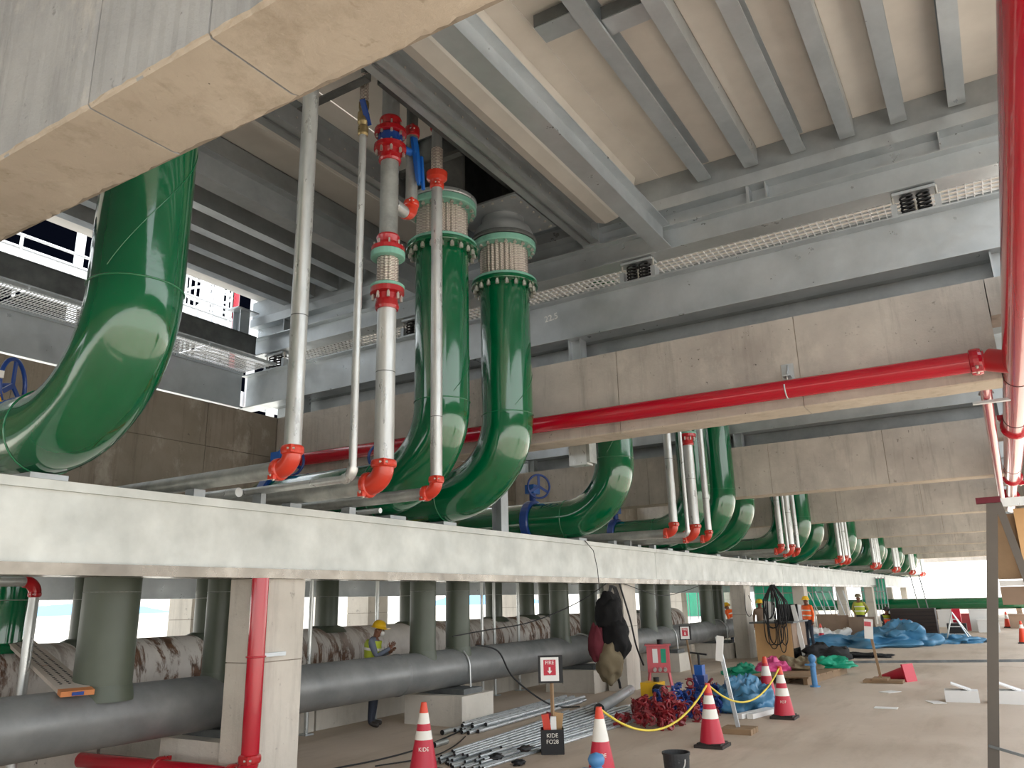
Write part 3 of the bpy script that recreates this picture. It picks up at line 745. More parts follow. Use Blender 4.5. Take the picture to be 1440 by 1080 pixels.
# thin pipe lying beside the horizontals on the girder
for k, (x, r) in enumerate(((5.5, .05), (7.75, .035))):
    o = root('branch_pipe', (x, 6.9, 2.93), f'thin silver pipe lying across the pale girder, {"between the first two risers" if k == 0 else "past the slim riser"}', 'pipe')
    build(MB().cyl((x, 6.72, 2.96+r*.3), (x, 9.7, 2.96+r*.3), r, 14), 'pipe_body', 'silver', o)
    build(MB().cyl((x, 7.3, 2.96+r*.3), (x, 7.38, 2.96+r*.3), r*1.3, 14), 'coupling', 'galv_dull', o)

# ------------------------------------------------------------------ blue hand-wheel gear valves on the green pipes
def handwheel_valve(X, Y, label, s=1, ang=0, tags=False):
    z = GZ+GR
    r = root('gear_valve', (X, Y, z), label, 'valve')
    build(MB().lathe([(.41, -.09), (.43, -.07), (.43, .07), (.41, .09)], (X, Y, GZ), 28, (0, 1, 0)), 'valve_ring', 'blue_dk', r)
    build(MB().cyl((X, Y, z+.02), (X, Y, z+.2), .07, 12), 'neck', 'blue_dk', r)
    build(MB().box((X, Y, z+.28), (.26, .2, .18)), 'gear_box', 'blue', r)
    d = Vector((-math.cos(ang), -math.sin(ang), 0)); c = Vector((X, Y, z+.3))+d*.34
    build(MB().cyl((X, Y, z+.3), c, .025, 8), 'shaft', 'blue_dk', r)
    u = Vector((-d.y, d.x, 0)); w = Vector((0, 0, 1))
    h = build(MB().tube(arc(c, .23*s, 0, 2*PI, 28, u, w)[:-1], .022, 8, closed=True), 'handwheel', 'blue_dk', r)
    for k in range(3):
        a = PI/2+2*PI*k/3; build(MB().bar(c, c+(u*math.cos(a)+w*math.sin(a))*.22*s, .05, .018, d), 'spoke', 'blue_dk', h)
    if tags:
        build(MB().tube([c+u*(-.22)+w*-.1+Vector((0, 0, -.03*k)) + u*(.04*math.sin(k*2.2)) for k in range(7)], .012, 6), 'tie', 'yellow', r)
        build(MB().box(c+u*(-.3)+w*.03, (.07, .05, .07)), 'tag', 'white', r)
handwheel_valve(3.54, 8.3, 'blue hand wheel valve with a yellow tie, on the green pipe nearest the camera', 1.15, 2.28, True)
handwheel_valve(8.11, 9.0, 'blue gear box valve behind the first silver elbow, wheel on its far side', 1, PI+.5)
handwheel_valve(9.28, 7.9, 'blue valve half hidden behind the widest silver riser', .8, .3)
handwheel_valve(13.59, 7.8, 'blue hand wheel valve beside a grey stub post, on the single green elbow pipe', 1, .9)
handwheel_valve(18.29, 8.1, 'blue hand wheel valve left of the second bank of silver risers'.replace('left of', 'just before'), 1.1, -.3)
handwheel_valve(27.41, 8.0, 'small distant blue valve just before the third bank of silver risers', 1, -.3)
# ------------------------------------------------------------------ red sprinkler mains
r = root('red_main', (10, -.55, 4.3), 'long red main pipe running overhead along the open side', 'pipe')
build(MB().cyl((1.0, -.545, 4.3), (21.4, -.545, 4.3), .165, 36), 'pipe_body', 'red', r)
build(MB().cyl((21.4, -.55, 4.3), (30, -.55, 4.3), .125, 28), 'tail_pipe', 'red', r)
for x in (10.9, 13.8, 19.5): build(MB().lathe([(.165, -.012), (.171, 0), (.165, .012)], (x, -.545, 4.3), 36, (1, 0, 0)), 'weld_ring', 'dark', r)
for x in (14.6, 21.4, 26): coupling((x, -.545, 4.3), (1, 0, 0), .165, 'coupling', 'red', r, .16)
r = root('red_branch', (10.4, 2.8, 4.45), 'long red branch pipe running along the face of the first full concrete beam', 'pipe')
build(MB().cyl((10.42, -.22, 4.4), (10.42, 11.7, 4.5), .125, 32), 'pipe_body', 'red', r)
build(MB().cyl((10.42, -.26, 4.4), (10.3, -.5, 4.3), .135, 28), 'tee_stub', 'fitting_dk', r)
coupling((10.42, -.13, 4.4), (0, 1, 0), .125, 'coupling', 'red', r, .14)
r = root('pipe_hanger', (10.6, 2.05, 4.7), 'galvanised angle bracket with strap holding the red branch pipe on the concrete face', 'bracket')
build(MB().bx(10.5, 10.645, 2.0, 2.1, 4.62, 4.64).bx(10.63, 10.645, 1.97, 2.13, 4.56, 4.82), 'angle', 'galv', r)
build(MB().prism([(10.64, 4.82), (10.64, 4.64), (10.5, 4.64)], 'Y', 2.04, 2.055), 'gusset', 'galv', r)
build(MB().tube(arc((10.42, 2.05, 4.43), .133, -.2, PI+.2, 20, (1, 0, 0), (0, 0, -1)), .01, 6), 'strap', 'galv', r)
build(MB().cyl((10.53, 2.05, 4.36), (10.53, 2.05, 4.66), .012, 8), 'rod', 'bolt', r)
r = root('red_drop', (12, -.2, 4.0), 'short thinner red pipe under the first full concrete beam, clamped beside the main', 'pipe')
build(MB().cyl((11.21, -.19, 4.3), (22, -.26, 3.9), .07, 24), 'pipe_body', 'red', r)
build(MB().bx(11.75, 11.83, -.5, -.02, 4.165, 4.2), 'clamp_bar', 'galv', r)
build(MB().tube(arc((11.79, -.19, 4.28), .08, 0, PI, 14, (0, 1, 0), (0, 0, 1)), .012, 6), 'u_bolt', 'galv', r)
# red drop on the first column and its ground run
r = root('red_standpipe', (5.8, 6.6, 0), 'red pipe standing against the nearest concrete column', 'pipe')
build(MB().cyl((5.755, 6.6, .35), (5.755, 6.6, 2.095), .088, 28), 'pipe_body', 'red', r)
build(MB().tube([(5.755, 6.6+.16-.16*math.cos(a), .36-.16*math.sin(a)) for a in [PI/2*q/8 for q in range(9)]], .092, 20), 'elbow', 'red', r)
coupling((5.755, 6.6, .37), (0, 0, 1), .085, 'coupling', 'fitting_dk', r)
build(MB().bx(5.89, 6.25, 6.70, 6.745, 1.3, 1.34), 'clamp_channel', 'galv', r)
build(MB().tube(arc((5.755, 6.6, 1.32), .094, 0, 2*PI, 24, (1, 0, 0), (0, 1, 0))[:-1], .01, 6, closed=True), 'clamp_ring', 'red', r)
r = root('red_ground_pipe', (5.5, 8, .14), 'red pipe run low along the ground behind the nearest column', 'pipe')
build(MB().cyl((5.755, 6.78, .2), (5.4, 12, .2), .085, 24), 'pipe_body', 'red', r)
coupling((5.7, 7.9, .2), (0, 1, 0), .085, 'coupling', 'fitting_dk', r)
coupling((5.755, 6.84, .2), (0, 1, 0), .085, 'coupling', 'fitting_dk', r)

# ------------------------------------------------------------------ low headers and their olive risers
HY, HZ, HR = 7.78, .80, .285
def header(y, z, rad, x0, x1, mat, label, lens):
    r = root('header_pipe', ((x0+x1)/2, y, z), label, 'pipe')
    xs = [x0]+lens+[x1]
    build(MB().cyl((x0, y, z), (x1, y, z), rad, 40), 'pipe_body', mat, r)
    for x in lens: build(MB().lathe([(rad, -.03), (rad+.012, -.01), (rad+.012, .01), (rad, .03)], (x, y, z), 40, (1, 0, 0)), 'weld_band', mat, r)
    return r
h1 = header(HY, HZ, HR, -3, 27, 'header', 'long grey header pipe on concrete plinths, the nearer and thinner of two', [2.5, 9.4, 17.4, 25])
h2 = header(10.2, .98, .46, -3, 27.5, 'rusty', 'long thick header pipe with peeling rusty paint, behind the thinner one', [4.8, 13.6, 20.4])
for k, X in enumerate([4.88, 6.28, 10.02, 10.95, 14.5, 15.85, 19.2, 20.3, 23.9, 25.0]):
    r = root('header_riser', (X, HY, 1.05), f'olive riser pipe on the thinner grey header, {ORD[k]} from the near end', 'pipe', None)
    rr = .27 if k < 1 else .2
    pts = [(X, HY, .98), (X, HY, 2.5)] + [(X, HY+.25-.25*math.cos(a), 2.5+.25*math.sin(a)) for a in [PI/2*q/6 for q in range(1, 7)]] + [(X, 9, 2.75)]
    build(MB().tube(pts, rr, 30), 'pipe_body', 'olive', r)
    build(MB().lathe([(rr+.035, HZ+HR*.55), (rr+.015, HZ+HR*.85), (rr+.003, HZ+HR+.02)], (X, HY, 0), 30, smooth=True), 'weld_collar', 'olive', r)
    build(MB().lathe([(rr, 1.98), (rr+.004, 1.985), (rr, 1.99)], (X, HY, 0), 30), 'weld_bead', 'silver_dull', r)
for k, X in enumerate([5.1, 6.1, 7.95, 10.4, 12.7, 15.8, 17.3, 18.3, 22, 23.6]):
    g = k == 0
    r = root('header_riser', (X, 10.2, 1.4), f'{"bright green" if g else "dark olive"} riser pipe on the rusty header behind, {ORD[k]} from the near end', 'pipe')
    rr = .2
    pts = [(X, 10.2, 1.3), (X, 10.2, 2.45), (X, 10.2+.12, 2.7), (X, 10.2+.4, 2.82), (X, 11.6, 2.82)]
    build(MB().tube(pts, rr, 26), 'pipe_body', 'green' if g else 'olive', r)
    build(MB().lathe([(rr+.16, 1.36), (rr+.1, 1.43), (rr+.02, 1.47)], (X, 10.2, 0), 26, smooth=True), 'saddle', 'green' if g else 'olive', r)
    build(MB().lathe([(rr, 1.95), (rr+.004, 1.955), (rr, 1.96)], (X, 10.2, 0), 26), 'weld_bead', 'silver_dull', r)
for k, X in enumerate([6.45, 10.75, 15.3, 20.2, 24.6]):
    r = root('pipe_plinth', (X, HY, 0), f'pale concrete plinth under the thinner header, {ORD[k]} from the near end', 'plinth')
    build(MB().bx(X-.45, X+.42, 7.25, 8.35, 0, .43), 'block', 'conc_pale', r)
    build(MB().bx(X-.25, X+.25, 7.35, 8.25, .43, .51), 'bearing_plate', 'galv_dark', r)
    s = root('pipe_strap', (X, HY, .8), f'galvanised hoop strap over the thinner header, {ORD[k]} from the near end', 'strap')
    build(MB().tube([(X+.1, HY-HR-.03, .515)]+arc((X+.1, HY, HZ), HR+.02, PI, 0, 20, (0, 1, 0), (0, 0, 1))+[(X+.1, HY+HR+.03, .515)], .014, 8), 'hoop', 'silver', s)
for k in range(7):
    r = root('low_wall_block', (4+k*3.4, 9.4, 0), f'low pale concrete block under the rusty header, {ORD[k]} from the near end', 'block')
    build(MB().bx(2.4+k*3.4, 5.76+k*3.4, 9.15, 10.9, 0, .46), 'block', 'conc_pale', r); build(MB().bx(4+k*3.4, 4.3+k*3.4, 9.4, 10.7, .46, .512), 'bearing_plate', 'galv_dark', r)
# thin silver droppers between the headers
for k, (x, z0) in enumerate(((8.85, 0), (10.35, 0), (13.5, 0), (13.95, 0), (14.9, 0), (7.4, 0), (23.2, 0))):
    y = 9.0 if k != 5 else 9.0
    r = root('thin_post', (x, y, 0), f'thin galvanised post between the two headers, {ORD[k]} of the row', 'post')
    build(MB().cyl((x, y, .02), (x, y, 2.9), .032, 12), 'shaft', 'silver', r); build(MB().bx(x-.08, x+.08, y-.08, y+.08, 0, .02), 'foot', 'galv', r)
r = root('small_drain_pipe', (4.55, 8.75, 1.0), 'small silver pipe with red elbow turning down near the bright green riser', 'pipe')
build(MB().cyl((4.62, 8.75, 2.0), (4.62, 8.75, .1), .05, 16), 'vertical_pipe', 'silver', r)
build(MB().tube([(4.62-.12+.12*math.cos(a), 8.75, 2.0+.12*math.sin(a)) for a in [PI/2*q/7 for q in range(8)]], .062, 14), 'elbow', 'fitting_dk', r)
coupling((4.62, 8.75, 1.99), (0, 0, 1), .05, 'coupling', 'fitting_dk', r, .06); build(MB().cyl((4.5, 8.75, 2.12), (1, 8.75, 2.12), .05, 16), 'horizontal_pipe', 'silver', r)
# back steel beam below the edge wall
ibeam('back_girder', 'X', -6, 60, 12.2, 1.98, 2.6, .35, 'galv', 'galvanised girder under the concrete edge wall, behind both headers', web_off=-.1)
# grey stub post on the girder beside the domed pipe
r = root('girder_stub', (11.0, 6.95, 2.88), 'grey steel stub post standing on the pale girder past the domed pipe', 'post')
build(MB().bx(10.9, 11.12, 6.86, 6.88, 2.885, 4.18).bx(10.9, 11.12, 7.02, 7.04, 2.885, 4.18), 'flange', 'galv_dull', r); build(MB().bx(11.0, 11.02, 6.88, 7.02, 2.885, 4.18), 'web', 'galv_dull', r)
r = root('hanger_box', (11.35, 5.5, 3.95), 'pale steel hanger box hung behind the first full beam, beside the single green elbow', 'bracket')
build(MB().bx(11.25, 11.45, 5.42, 5.75, 3.9, 4.3), 'box', 'silver', r); build(MB().bx(11.22, 11.48, 5.36, 5.42, 3.93, 4.3), 'cover', 'silver_dull', r)

# ------------------------------------------------------------------ people
BONES = [('pelvis', 'spine'), ('spine', 'chest'), ('chest', 'neck'), ('neck', 'jaw'), ('jaw', 'head')]
for q in 'LR': BONES += [('chest', 'sho'+q), ('sho'+q, 'elb'+q), ('elb'+q, 'wri'+q), ('wri'+q, 'pal'+q), ('pelvis', 'hip'+q), ('hip'+q, 'kne'+q), ('kne'+q, 'ank'+q), ('ank'+q, 'toe'+q)]
STAND = dict(pelvis=(0, 0, .95), spine=(0, 0, 1.13), chest=(0, 0, 1.34), neck=(.01, 0, 1.47), jaw=(.03, 0, 1.55), head=(.025, 0, 1.64),
             shoL=(0, .18, 1.40), elbL=(-.02, .23, 1.13), wriL=(.05, .24, .89), palL=(.07, .24, .82), hipL=(0, .09, .9), kneL=(.03, .1, .5), ankL=(0, .11, .09), toeL=(.16, .13, .05))
RAD = dict(pelvis=.13, spine=.12, chest=.135, neck=.055, jaw=.075, head=.09, sho=.068, elb=.047, wri=.035, pal=.036, hip=.1, kne=.066, ank=.05, toe=.045)
def person(name, loc, yaw, pose, sc, label, top, bottom, vest=None, hat='hat', mask=False):
    J = dict(STAND)
    for k in list(J):
        if k[-1] == 'L': J[k[:-1]+'R'] = (J[k][0], -J[k][1], J[k][2])
    J.update(pose)
    R = Matrix.Rotation(yaw, 3, 'Z'); L = Vector(loc)
    P = {k: L+R @ (Vector(v)*sc) for k, v in J.items()}
    keys = list(P); me = bpy.data.meshes.new('tmp')
    me.from_pydata([P[k] for k in keys], [(keys.index(a), keys.index(b)) for a, b in BONES], [])
    ob = bpy.data.objects.new('tmp', me); COL.objects.link(ob)
    sk = ob.modifiers.new('skin', 'SKIN'); ss = ob.modifiers.new('sub', 'SUBSURF'); ss.levels = 2; ss.render_levels = 2
    if not me.skin_vertices: me.attributes  # layer is made with the modifier
    for k, d in zip(keys, me.skin_vertices[0].data):
        r = (RAD.get(k) or RAD[k[:-1]])*sc*(1.08 if k in ('pelvis', 'chest', 'spine') else 1); d.radius = (r, r); d.use_root = k == 'pelvis'
    dg = bpy.context.evaluated_depsgraph_get(); dg.update(); body = bpy.data.meshes.new_from_object(ob.evaluated_get(dg))
    bpy.data.objects.remove(ob)
    r = root(name, loc, label, 'person')
    mats = [M[top], M[bottom], M['skin'], M['boot']]
    body.materials.clear()
    for m_ in mats: body.materials.append(m_)
    def seg(p, a, b):
        d = b-a; t = max(0, min(1, (p-a).dot(d)/max(d.length_squared, 1e-9))); return (p-a-d*t).length
    for f in body.polygons:
        c = f.center; b = min(BONES, key=lambda e: seg(c, P[e[0]], P[e[1]])-(RAD.get(e[1]) or RAD[e[1][:-1]])*sc*.6)
        n = b[1]
        f.material_index = 2 if n in ('jaw', 'head') or n[:3] == 'pal' or (n == 'neck' and c.z > P['neck'].z-.02) else 3 if n[:3] == 'toe' else 1 if n[:3] in ('hip', 'kne', 'ank') or (n == 'spine' and c.z < (P['pelvis'].z+.06*sc)) else 0
        f.use_smooth = True
    # fingers, nose and ears grown into the same mesh
    mb = MB()
    for q in 'LR':
        d = (P['pal'+q]-P['wri'+q]).normalized(); sd = d.orthogonal().normalized()
        for k, ln in enumerate((.062, .072, .068, .052)):
            b0 = P['pal'+q]+sd*(k-1.5)*.02*sc; b1 = b0+d*ln*.55*sc+d.cross(sd)*.008; b2 = b1+(d*.7+d.cross(sd)*.7)*ln*.5*sc
            mb.tube([b0, b1, b2], [.0095*sc, .009*sc, .007*sc], 6)
        t0 = P['wri'+q].lerp(P['pal'+q], .5)+sd*.025*sc
        mb.tube([t0, t0+(d*.6+sd)*.03*sc, t0+(d+sd*.7)*.05*sc], [.011*sc, .01*sc, .008*sc], 6)
    hd = (P['head']-P['jaw']).normalized(); fw = (R @ Vector((1, 0, 0))); fw = (fw-hd*fw.dot(hd)).normalized(); sd = hd.cross(fw)
    fc = P['jaw'].lerp(P['head'], .35)
    mb.tube([fc+fw*.08*sc+hd*.03*sc, fc+fw*.105*sc-hd*.005*sc, fc+fw*.085*sc-hd*.012*sc], [.01*sc, .014*sc, .012*sc], 6)
    for s in (-1, 1): mb.blob(fc+sd*s*.088*sc+hd*.01*sc, (.018*sc, .012*sc, .03*sc), 1, 0, 8, 6)
    bm = bmesh.new(); bm.from_mesh(body); base = len(bm.faces)
    vv = [bm.verts.new(v) for v in mb.v]
    for f in mb.f:
        try: nf = bm.faces.new([vv[i] for i in f]); nf.material_index = 2; nf.smooth = True
        except ValueError: pass
    bm.to_mesh(body); bm.free()
    for v in body.vertices: v.co -= L
    o = bpy.data.objects.new('body', body); COL.objects.link(o); o.parent = r; LOC[o.name] = tuple(loc)
    e = MB()
    for s in (-1, 1): e.blob(fc+fw*.082*sc+sd*s*.032*sc+hd*.032*sc, (.012*sc,)*3, 2, 0, 8, 6)
    build(e, 'eyes', 'dark', r)
    if mask:
        build(MB().blob(fc+fw*.07*sc-hd*.03*sc, (.05*sc, .055*sc, .045*sc), 3, .05, 12, 8), 'face_mask', 'white', r)
    hc = P['jaw'].lerp(P['head'], .95)
    prof = [(.15, 0), (.145, .012), (.125, .015), (.122, .05), (.1, .1), (.06, .13), (.01, .14)]
    build(MB().lathe([(a*sc, b*sc) for a, b in prof], hc, 22, hd+fw*.1, True, True).box(hc+fw*.15*sc+hd*.004, (.1*sc, .14*sc, .012*sc), Matrix.Rotation(yaw, 3, 'Z')), 'helmet', hat, r)
    if vest:
        vs = []; n = 20; rows = [(P['pelvis'], .155, .03), (P['spine'], .16, .02), (P['chest'], .165, .0), (P['chest'].lerp(P['neck'], .55), .15, 0)]
        up = (P['chest']-P['pelvis']).normalized()
        for c, rr, lift in rows:
            for k in range(n):
                a = 2*PI*k/n; vs.append(c+(fw*math.cos(a)*rr*.9+sd*math.sin(a)*rr*1.18)*sc)
        build(MB().add(vs, [(i*n+k, i*n+(k+1) % n, (i+1)*n+(k+1) % n, (i+1)*n+k) for i in range(3) for k in range(n)], True), 'safety_vest', vest, r)
        band = MB()
        for c, rr in ((P['spine'].lerp(P['pelvis'], .2), .162), (P['chest'].lerp(P['spine'], .35), .168)):
            v2 = []
            for h in (-.022, .022):
                for k in range(n):
                    a = 2*PI*k/n; v2.append(c+up*h*sc+(fw*math.cos(a)*rr*.9+sd*math.sin(a)*rr*1.18)*sc*1.02)
            band.add(v2, [(k, (k+1) % n, n+(k+1) % n, n+k) for k in range(n)], True)
        build(band, 'reflective_band', 'reflect', r)
    return r
w = person('person', (9.75, 8.55, 0), math.radians(-58), dict(neck=(.05, 0, 1.46), jaw=(.09, 0, 1.53), head=(.1, 0, 1.61), elbR=(.1, -.22, 1.15), wriR=(.3, -.08, 1.27), palR=(.34, -.04, 1.32), elbL=(.08, .22, 1.14), wriL=(.28, .1, 1.2), palL=(.33, .07, 1.24), kneL=(.05, .1, .5), toeL=(.17, .14, .05)), .9,
           'worker in yellow helmet, white mask and lime vest standing between the two headers', 'shirt', 'denim', 'lime', mask=True)
person('person', (29.6, 6.05, 0), math.radians(150), {}, .98, 'worker in orange vest and yellow helmet standing behind the plywood bench', 'orange', 'denim', 'orange')
person('person', (27.6, 8.1, 0), math.radians(60), dict(chest=(.12, 0, 1.3), neck=(.2, 0, 1.4), jaw=(.25, 0, 1.47), head=(.28, 0, 1.54), shoL=(.12, .18, 1.36), shoR=(.12, -.18, 1.36)), .95, 'stooping worker in orange vest behind the headers, beside the third column', 'orange', 'denim', 'orange')
person('person', (26.6, 6.9, 0), math.radians(200), {}, .95, 'worker in dull clothes and yellow helmet half hidden behind the plywood bench', 'brown', 'denim')
person('person', (34.5, 5.05, 0), math.radians(170), dict(elbL=(-.06, .3, 1.16), wriL=(.02, .19, 1.0), palL=(.03, .14, .98), elbR=(-.06, -.3, 1.16), wriR=(.02, -.19, 1.0), palR=(.03, -.14, .98)), 1.0, 'worker in yellow-olive shirt with hands on hips behind the brown boards', 'camo', 'denim', 'lime', hat='khaki')
crouch = dict(pelvis=(-.05, 0, .34), spine=(.02, 0, .52), chest=(.14, 0, .72), neck=(.22, 0, .84), jaw=(.27, 0, .9), head=(.28, 0, .99))
for q, s in (('L', 1), ('R', -1)): crouch.update({'sho'+q: (.14, s*.18, .76), 'elb'+q: (.28, s*.22, .55), 'wri'+q: (.45, s*.12, .5), 'pal'+q: (.5, s*.1, .48), 'hip'+q: (-.04, s*.1, .32), 'kne'+q: (.3, s*.16, .48), 'ank'+q: (.06, s*.14, .09), 'toe'+q: (.22, s*.16, .05)})
person('person', (39.5, 4.75, 0), math.radians(200), crouch, 1.05, 'worker in dark clothes crouching beyond the blue tarpaulin', 'denim', 'denim', 'lime', hat='boot')

# ------------------------------------------------------------------ traffic cones
def cone_r(z): return .135*(1-z/.75)+.028
def make_cone(loc, label, bands, words=None, colour='cone_r', tipc='cone_o', face=2.6, group='traffic cones', rot=None, mode_base=True):
    r = root('traffic_cone', (0, 0, 0), label, 'cone', group)
    build(MB().box((0, 0, .018), (.36, .36, .036)).box((0, 0, .045), (.3, .3, .02)), 'base', 'boot' if mode_base else 'cone_r', r)
    cuts = sorted({.05, .74} | {b for ab in bands for b in ab} | {.63})
    for a, b in zip(cuts, cuts[1:]):
        wh = any(p-1e-6 <= a and b <= q+1e-6 for p, q in bands)
        o = build(MB().lathe([(cone_r(a), a), (cone_r(b), b)], (0, 0, 0), 28, cap=True, smooth=True), 'band' if wh else 'tip' if b > .7 else 'body', 'reflect' if wh else tipc if b > .7 else colour, r)
    if words:
        zc, size, t = words
        def wrap(co):
            z = zc+co.y; rr = cone_r(z)+.003+co.z; a = face+co.x/rr
            return Vector((rr*math.cos(a), rr*math.sin(a), z))
        text(t, 'lettering', size, 'reflect', r, None, wrap)
    r.location = loc
    if rot: r.rotation_euler = rot
    return r
make_cone((7.42, 5.74, 0), 'red cone lettered KIDE with two white bands, beside the concrete plinth', [(.36, .45), (.52, .63)], (.27, .055, 'KIDE'), face=PI+.66)
make_cone((7.74, 3.74, 0), 'red cone with one broad white band, beside the small blue stand', [(.42, .63)], (.3, .05, 'KIDE'), face=PI+.45)
make_cone((10.26, 3.42, 0), 'banded red cone with rope, in front of the coupler heap', [(.33, .44), (.5, .6)], face=PI+.3)
make_cone((12.95, 3.16, 0), 'red cone lettered with numerals, in front of the blue tarpaulin heap', [(.32, .43), (.5, .62)], (.24, .05, 'FO7'), face=PI+.25)
make_cone((14.9, 3.88, 0), 'red cone with one white band between blue heap and pallet', [(.42, .58)], None, face=PI)
make_cone((31.3, 6.0, 0), 'small distant red cone with white band by the fourth column', [(.42, .6)])
make_cone((32.8, -.24, 0), 'distant orange cone beyond the ladder', [(.5, .62)], None, 'cone_o')
for k, (x, y) in enumerate(((44, 1.0), (46, .2), (48, -.9))): make_cone((x, y, 0), f'very distant orange cone by the far wall, {ORD[k]} of the row', [(.42, .6)], None, 'cone_o')
make_cone((18.95, 1.98, .17), 'plain red cone lying on its side by the timber sign foot', [], None, tipc='cone_r', rot=(0, math.radians(100), math.radians(62)), mode_base=False)
def rope(name, a, b, sag, label, mat='rope', r=.012, n=26):
    a, b = Vector(a), Vector(b)
    o = root(name, tuple(a), label, 'rope')
    pts = [a.lerp(b, t/n)-Vector((0, 0, sag*4*(t/n)*(1-t/n))) for t in range(n+1)]
    build(MB().tube(pts, r, 6), 'strand', mat, o); pts2 = [p+Vector((.008*math.cos(i*2.1), .008*math.sin(i*2.1), .004)) for i, p in enumerate(pts)]
    build(MB().tube(pts2, r*.7, 5), 'strand', mat, o)
rope('yellow_rope', (7.74, 3.74, .73), (10.26, 3.42, .73), .36, 'yellow rope slung from the broad banded cone to the next')
rope('yellow_rope', (10.26, 3.42, .73), (12.95, 3.16, .72), .34, 'yellow rope slung past the coupler heap toward the lettered cone')
def stand(loc, label, h=.55):
    r = root('blue_stand', loc, label, 'stand')
    x, y, _ = loc
    build(MB().lathe([(.1, 0), (.1, .02), (.055, .03), (.055, h*.62), (.065, h*.64), (.065, h*.7), (.04, h*.76)], (x, y, 0), 20), 'post', 'blue_l', r)
    build(MB().lathe([(.04, h*.74), (.07, h*.8), (.078, h*.88), (.06, h*.96), (.01, h)], (x, y, 0), 20, smooth=True), 'head', 'blue_l', r)
    build(MB().box((x-.05, y+.06, h*.68), (.1, .14, .03)), 'arm', 'blue_l', r)
M['blue_l'] = paint('faded_blue_plastic', '#4f86b8', .45, 0, .1)
stand((6.95, 3.41, 0), 'faded blue round-headed stand in front of the broad banded cone', .46)
stand((17.4, 3.58, 0), 'faded blue round-headed stand beside the timber pallet', .62)

# ------------------------------------------------------------------ fire point sign in its bin
r = root('fire_bin', (9.1, 5.05, 0), 'black bin lettered KIDE FO28 holding odds and ends', 'bin')
ux, uy = Vector((.49, -.87, 0)), Vector((.87, .49, 0))     # across and along the view of the bin
Rb = Matrix((uy, ux*-1, Vector((0, 0, 1)))).transposed()
def bxr(c, size): return MB().box(c, size, Rb)
B0 = Vector((9.1, 5.05, 0))
for nm, off, sz in (('front_panel', (-.13, 0, .14), (.012, .27, .28)), ('back_panel', (.13, 0, .14), (.012, .27, .28)), ('side_panel', (0, -.135, .14), (.248, .012, .28)), ('side_panel', (0, .135, .14), (.248, .012, .28)), ('bottom', (0, 0, .012), (.25, .26, .02))):
    build(bxr(B0+Rb @ Vector(off), sz), nm, 'dark', r)
fr = lambda z, off=0: frame(B0+Rb @ Vector((-.138-off, 0, z)), Rb @ Vector((0, -1, 0)), (0, 0, 1))
text('KIDE', 'lettering', .066, 'reflect', r, fr(.215)); text('FO28', 'lettering', .066, 'reflect', r, fr(.145))
for k, (off, sz, mt, lab, nm) in enumerate((((-.03, .06, .3), (.1, .09, .3), 'fitting', 'orange red carton standing in the black fire bin', 'carton'), ((-.05, -.02, .29), (.05, .07, .26), 'white', 'white slanting bottle box in the black fire bin', 'carton'), ((.06, -.07, .31), (.02, .12, .28), 'card', 'brown cardboard sheet standing in the black fire bin', 'cardboard'), ((.05, .07, .33), (.1, .06, .26), 'maroon', 'dark red carton at the back of the black fire bin', 'carton'))):
    m = MB().box(B0+Rb @ Vector(off), sz, Rb @ Matrix.Rotation(.15*(k-1), 3, 'X')); m2 = build(m, nm, mt); tag(m2, lab, 'box')
def fire_sign(c, w, h, pole_z0, pole_z1, label, lean=(0, 0), Rr=None, words=True):
    Rr = Rr or Rb; c = Vector(c)
    r = root('fire_sign', (c.x, c.y, pole_z0), label, 'sign')
    build(MB().box(c, (.025, w, h), Rr), 'board', 'dark', r)
    f = lambda y, z, o: c+Rr @ Vector((-.0135-o, y, z))
    build(MB().box(f(w*.03, 0, .001), (.003, w*.74, h*.86), Rr), 'paper', 'white', r)
    build(MB().box(f(w*.03, h*.06, .003), (.003, w*.5, h*.56), Rr), 'red_print', 'cone_r', r)
    m = MB()
    for k in range(9):
        for s in (-1, 1):
            m.box(f(w*.03+(k-4)*w*.058, h*.06+s*h*.28, .0035), (.002, w*.025, h*.03), Rr); m.box(f(w*.03+s*w*.25, h*.06+(k-4)*h*.062, .0035), (.002, w*.025, h*.03), Rr)
    build(m, 'dotted_border', 'white', r)
    mt = lambda z: frame(f(w*.03, z, .0052), Rr @ Vector((0, -1, 0)), (0, 0, 1))
    text('FIRE', 'lettering', h*.19, 'white', r, mt(h*.23)); text('POINT', 'lettering', h*.06, 'white', r, mt(h*.13)) if words is None else None
    p = lambda y, z: f(w*.03+y, z, .0055)
    build(MB().add([p(-w*.035, h*.07), p(w*.035, h*.07), p(w*.035, -h*.06), p(w*.1, -h*.06), p(0, -h*.17), p(-w*.1, -h*.06), p(-w*.035, -h*.06)], [(0, 1, 2, 6), (3, 4, 5), (2, 3, 5, 6)]), 'arrow', 'white', r)
    build(MB().bar((c.x+lean[0]+.02, c.y+lean[1], pole_z0), (c.x+.02, c.y, c.z+h*.2), .035, .035, (1, 0, 0)), 'post', 'wood', r)
    return r
fire_sign((9.13, 5.06, .965), .31, .33, .025, 1, 'black framed red FIRE arrow sign on a wooden post in the lettered bin')
fire_sign((18.9, 6.74, .97), .28, .33, 0, 1, 'small red FIRE arrow sign on a brown post behind the coupler heap', (0, -.1))

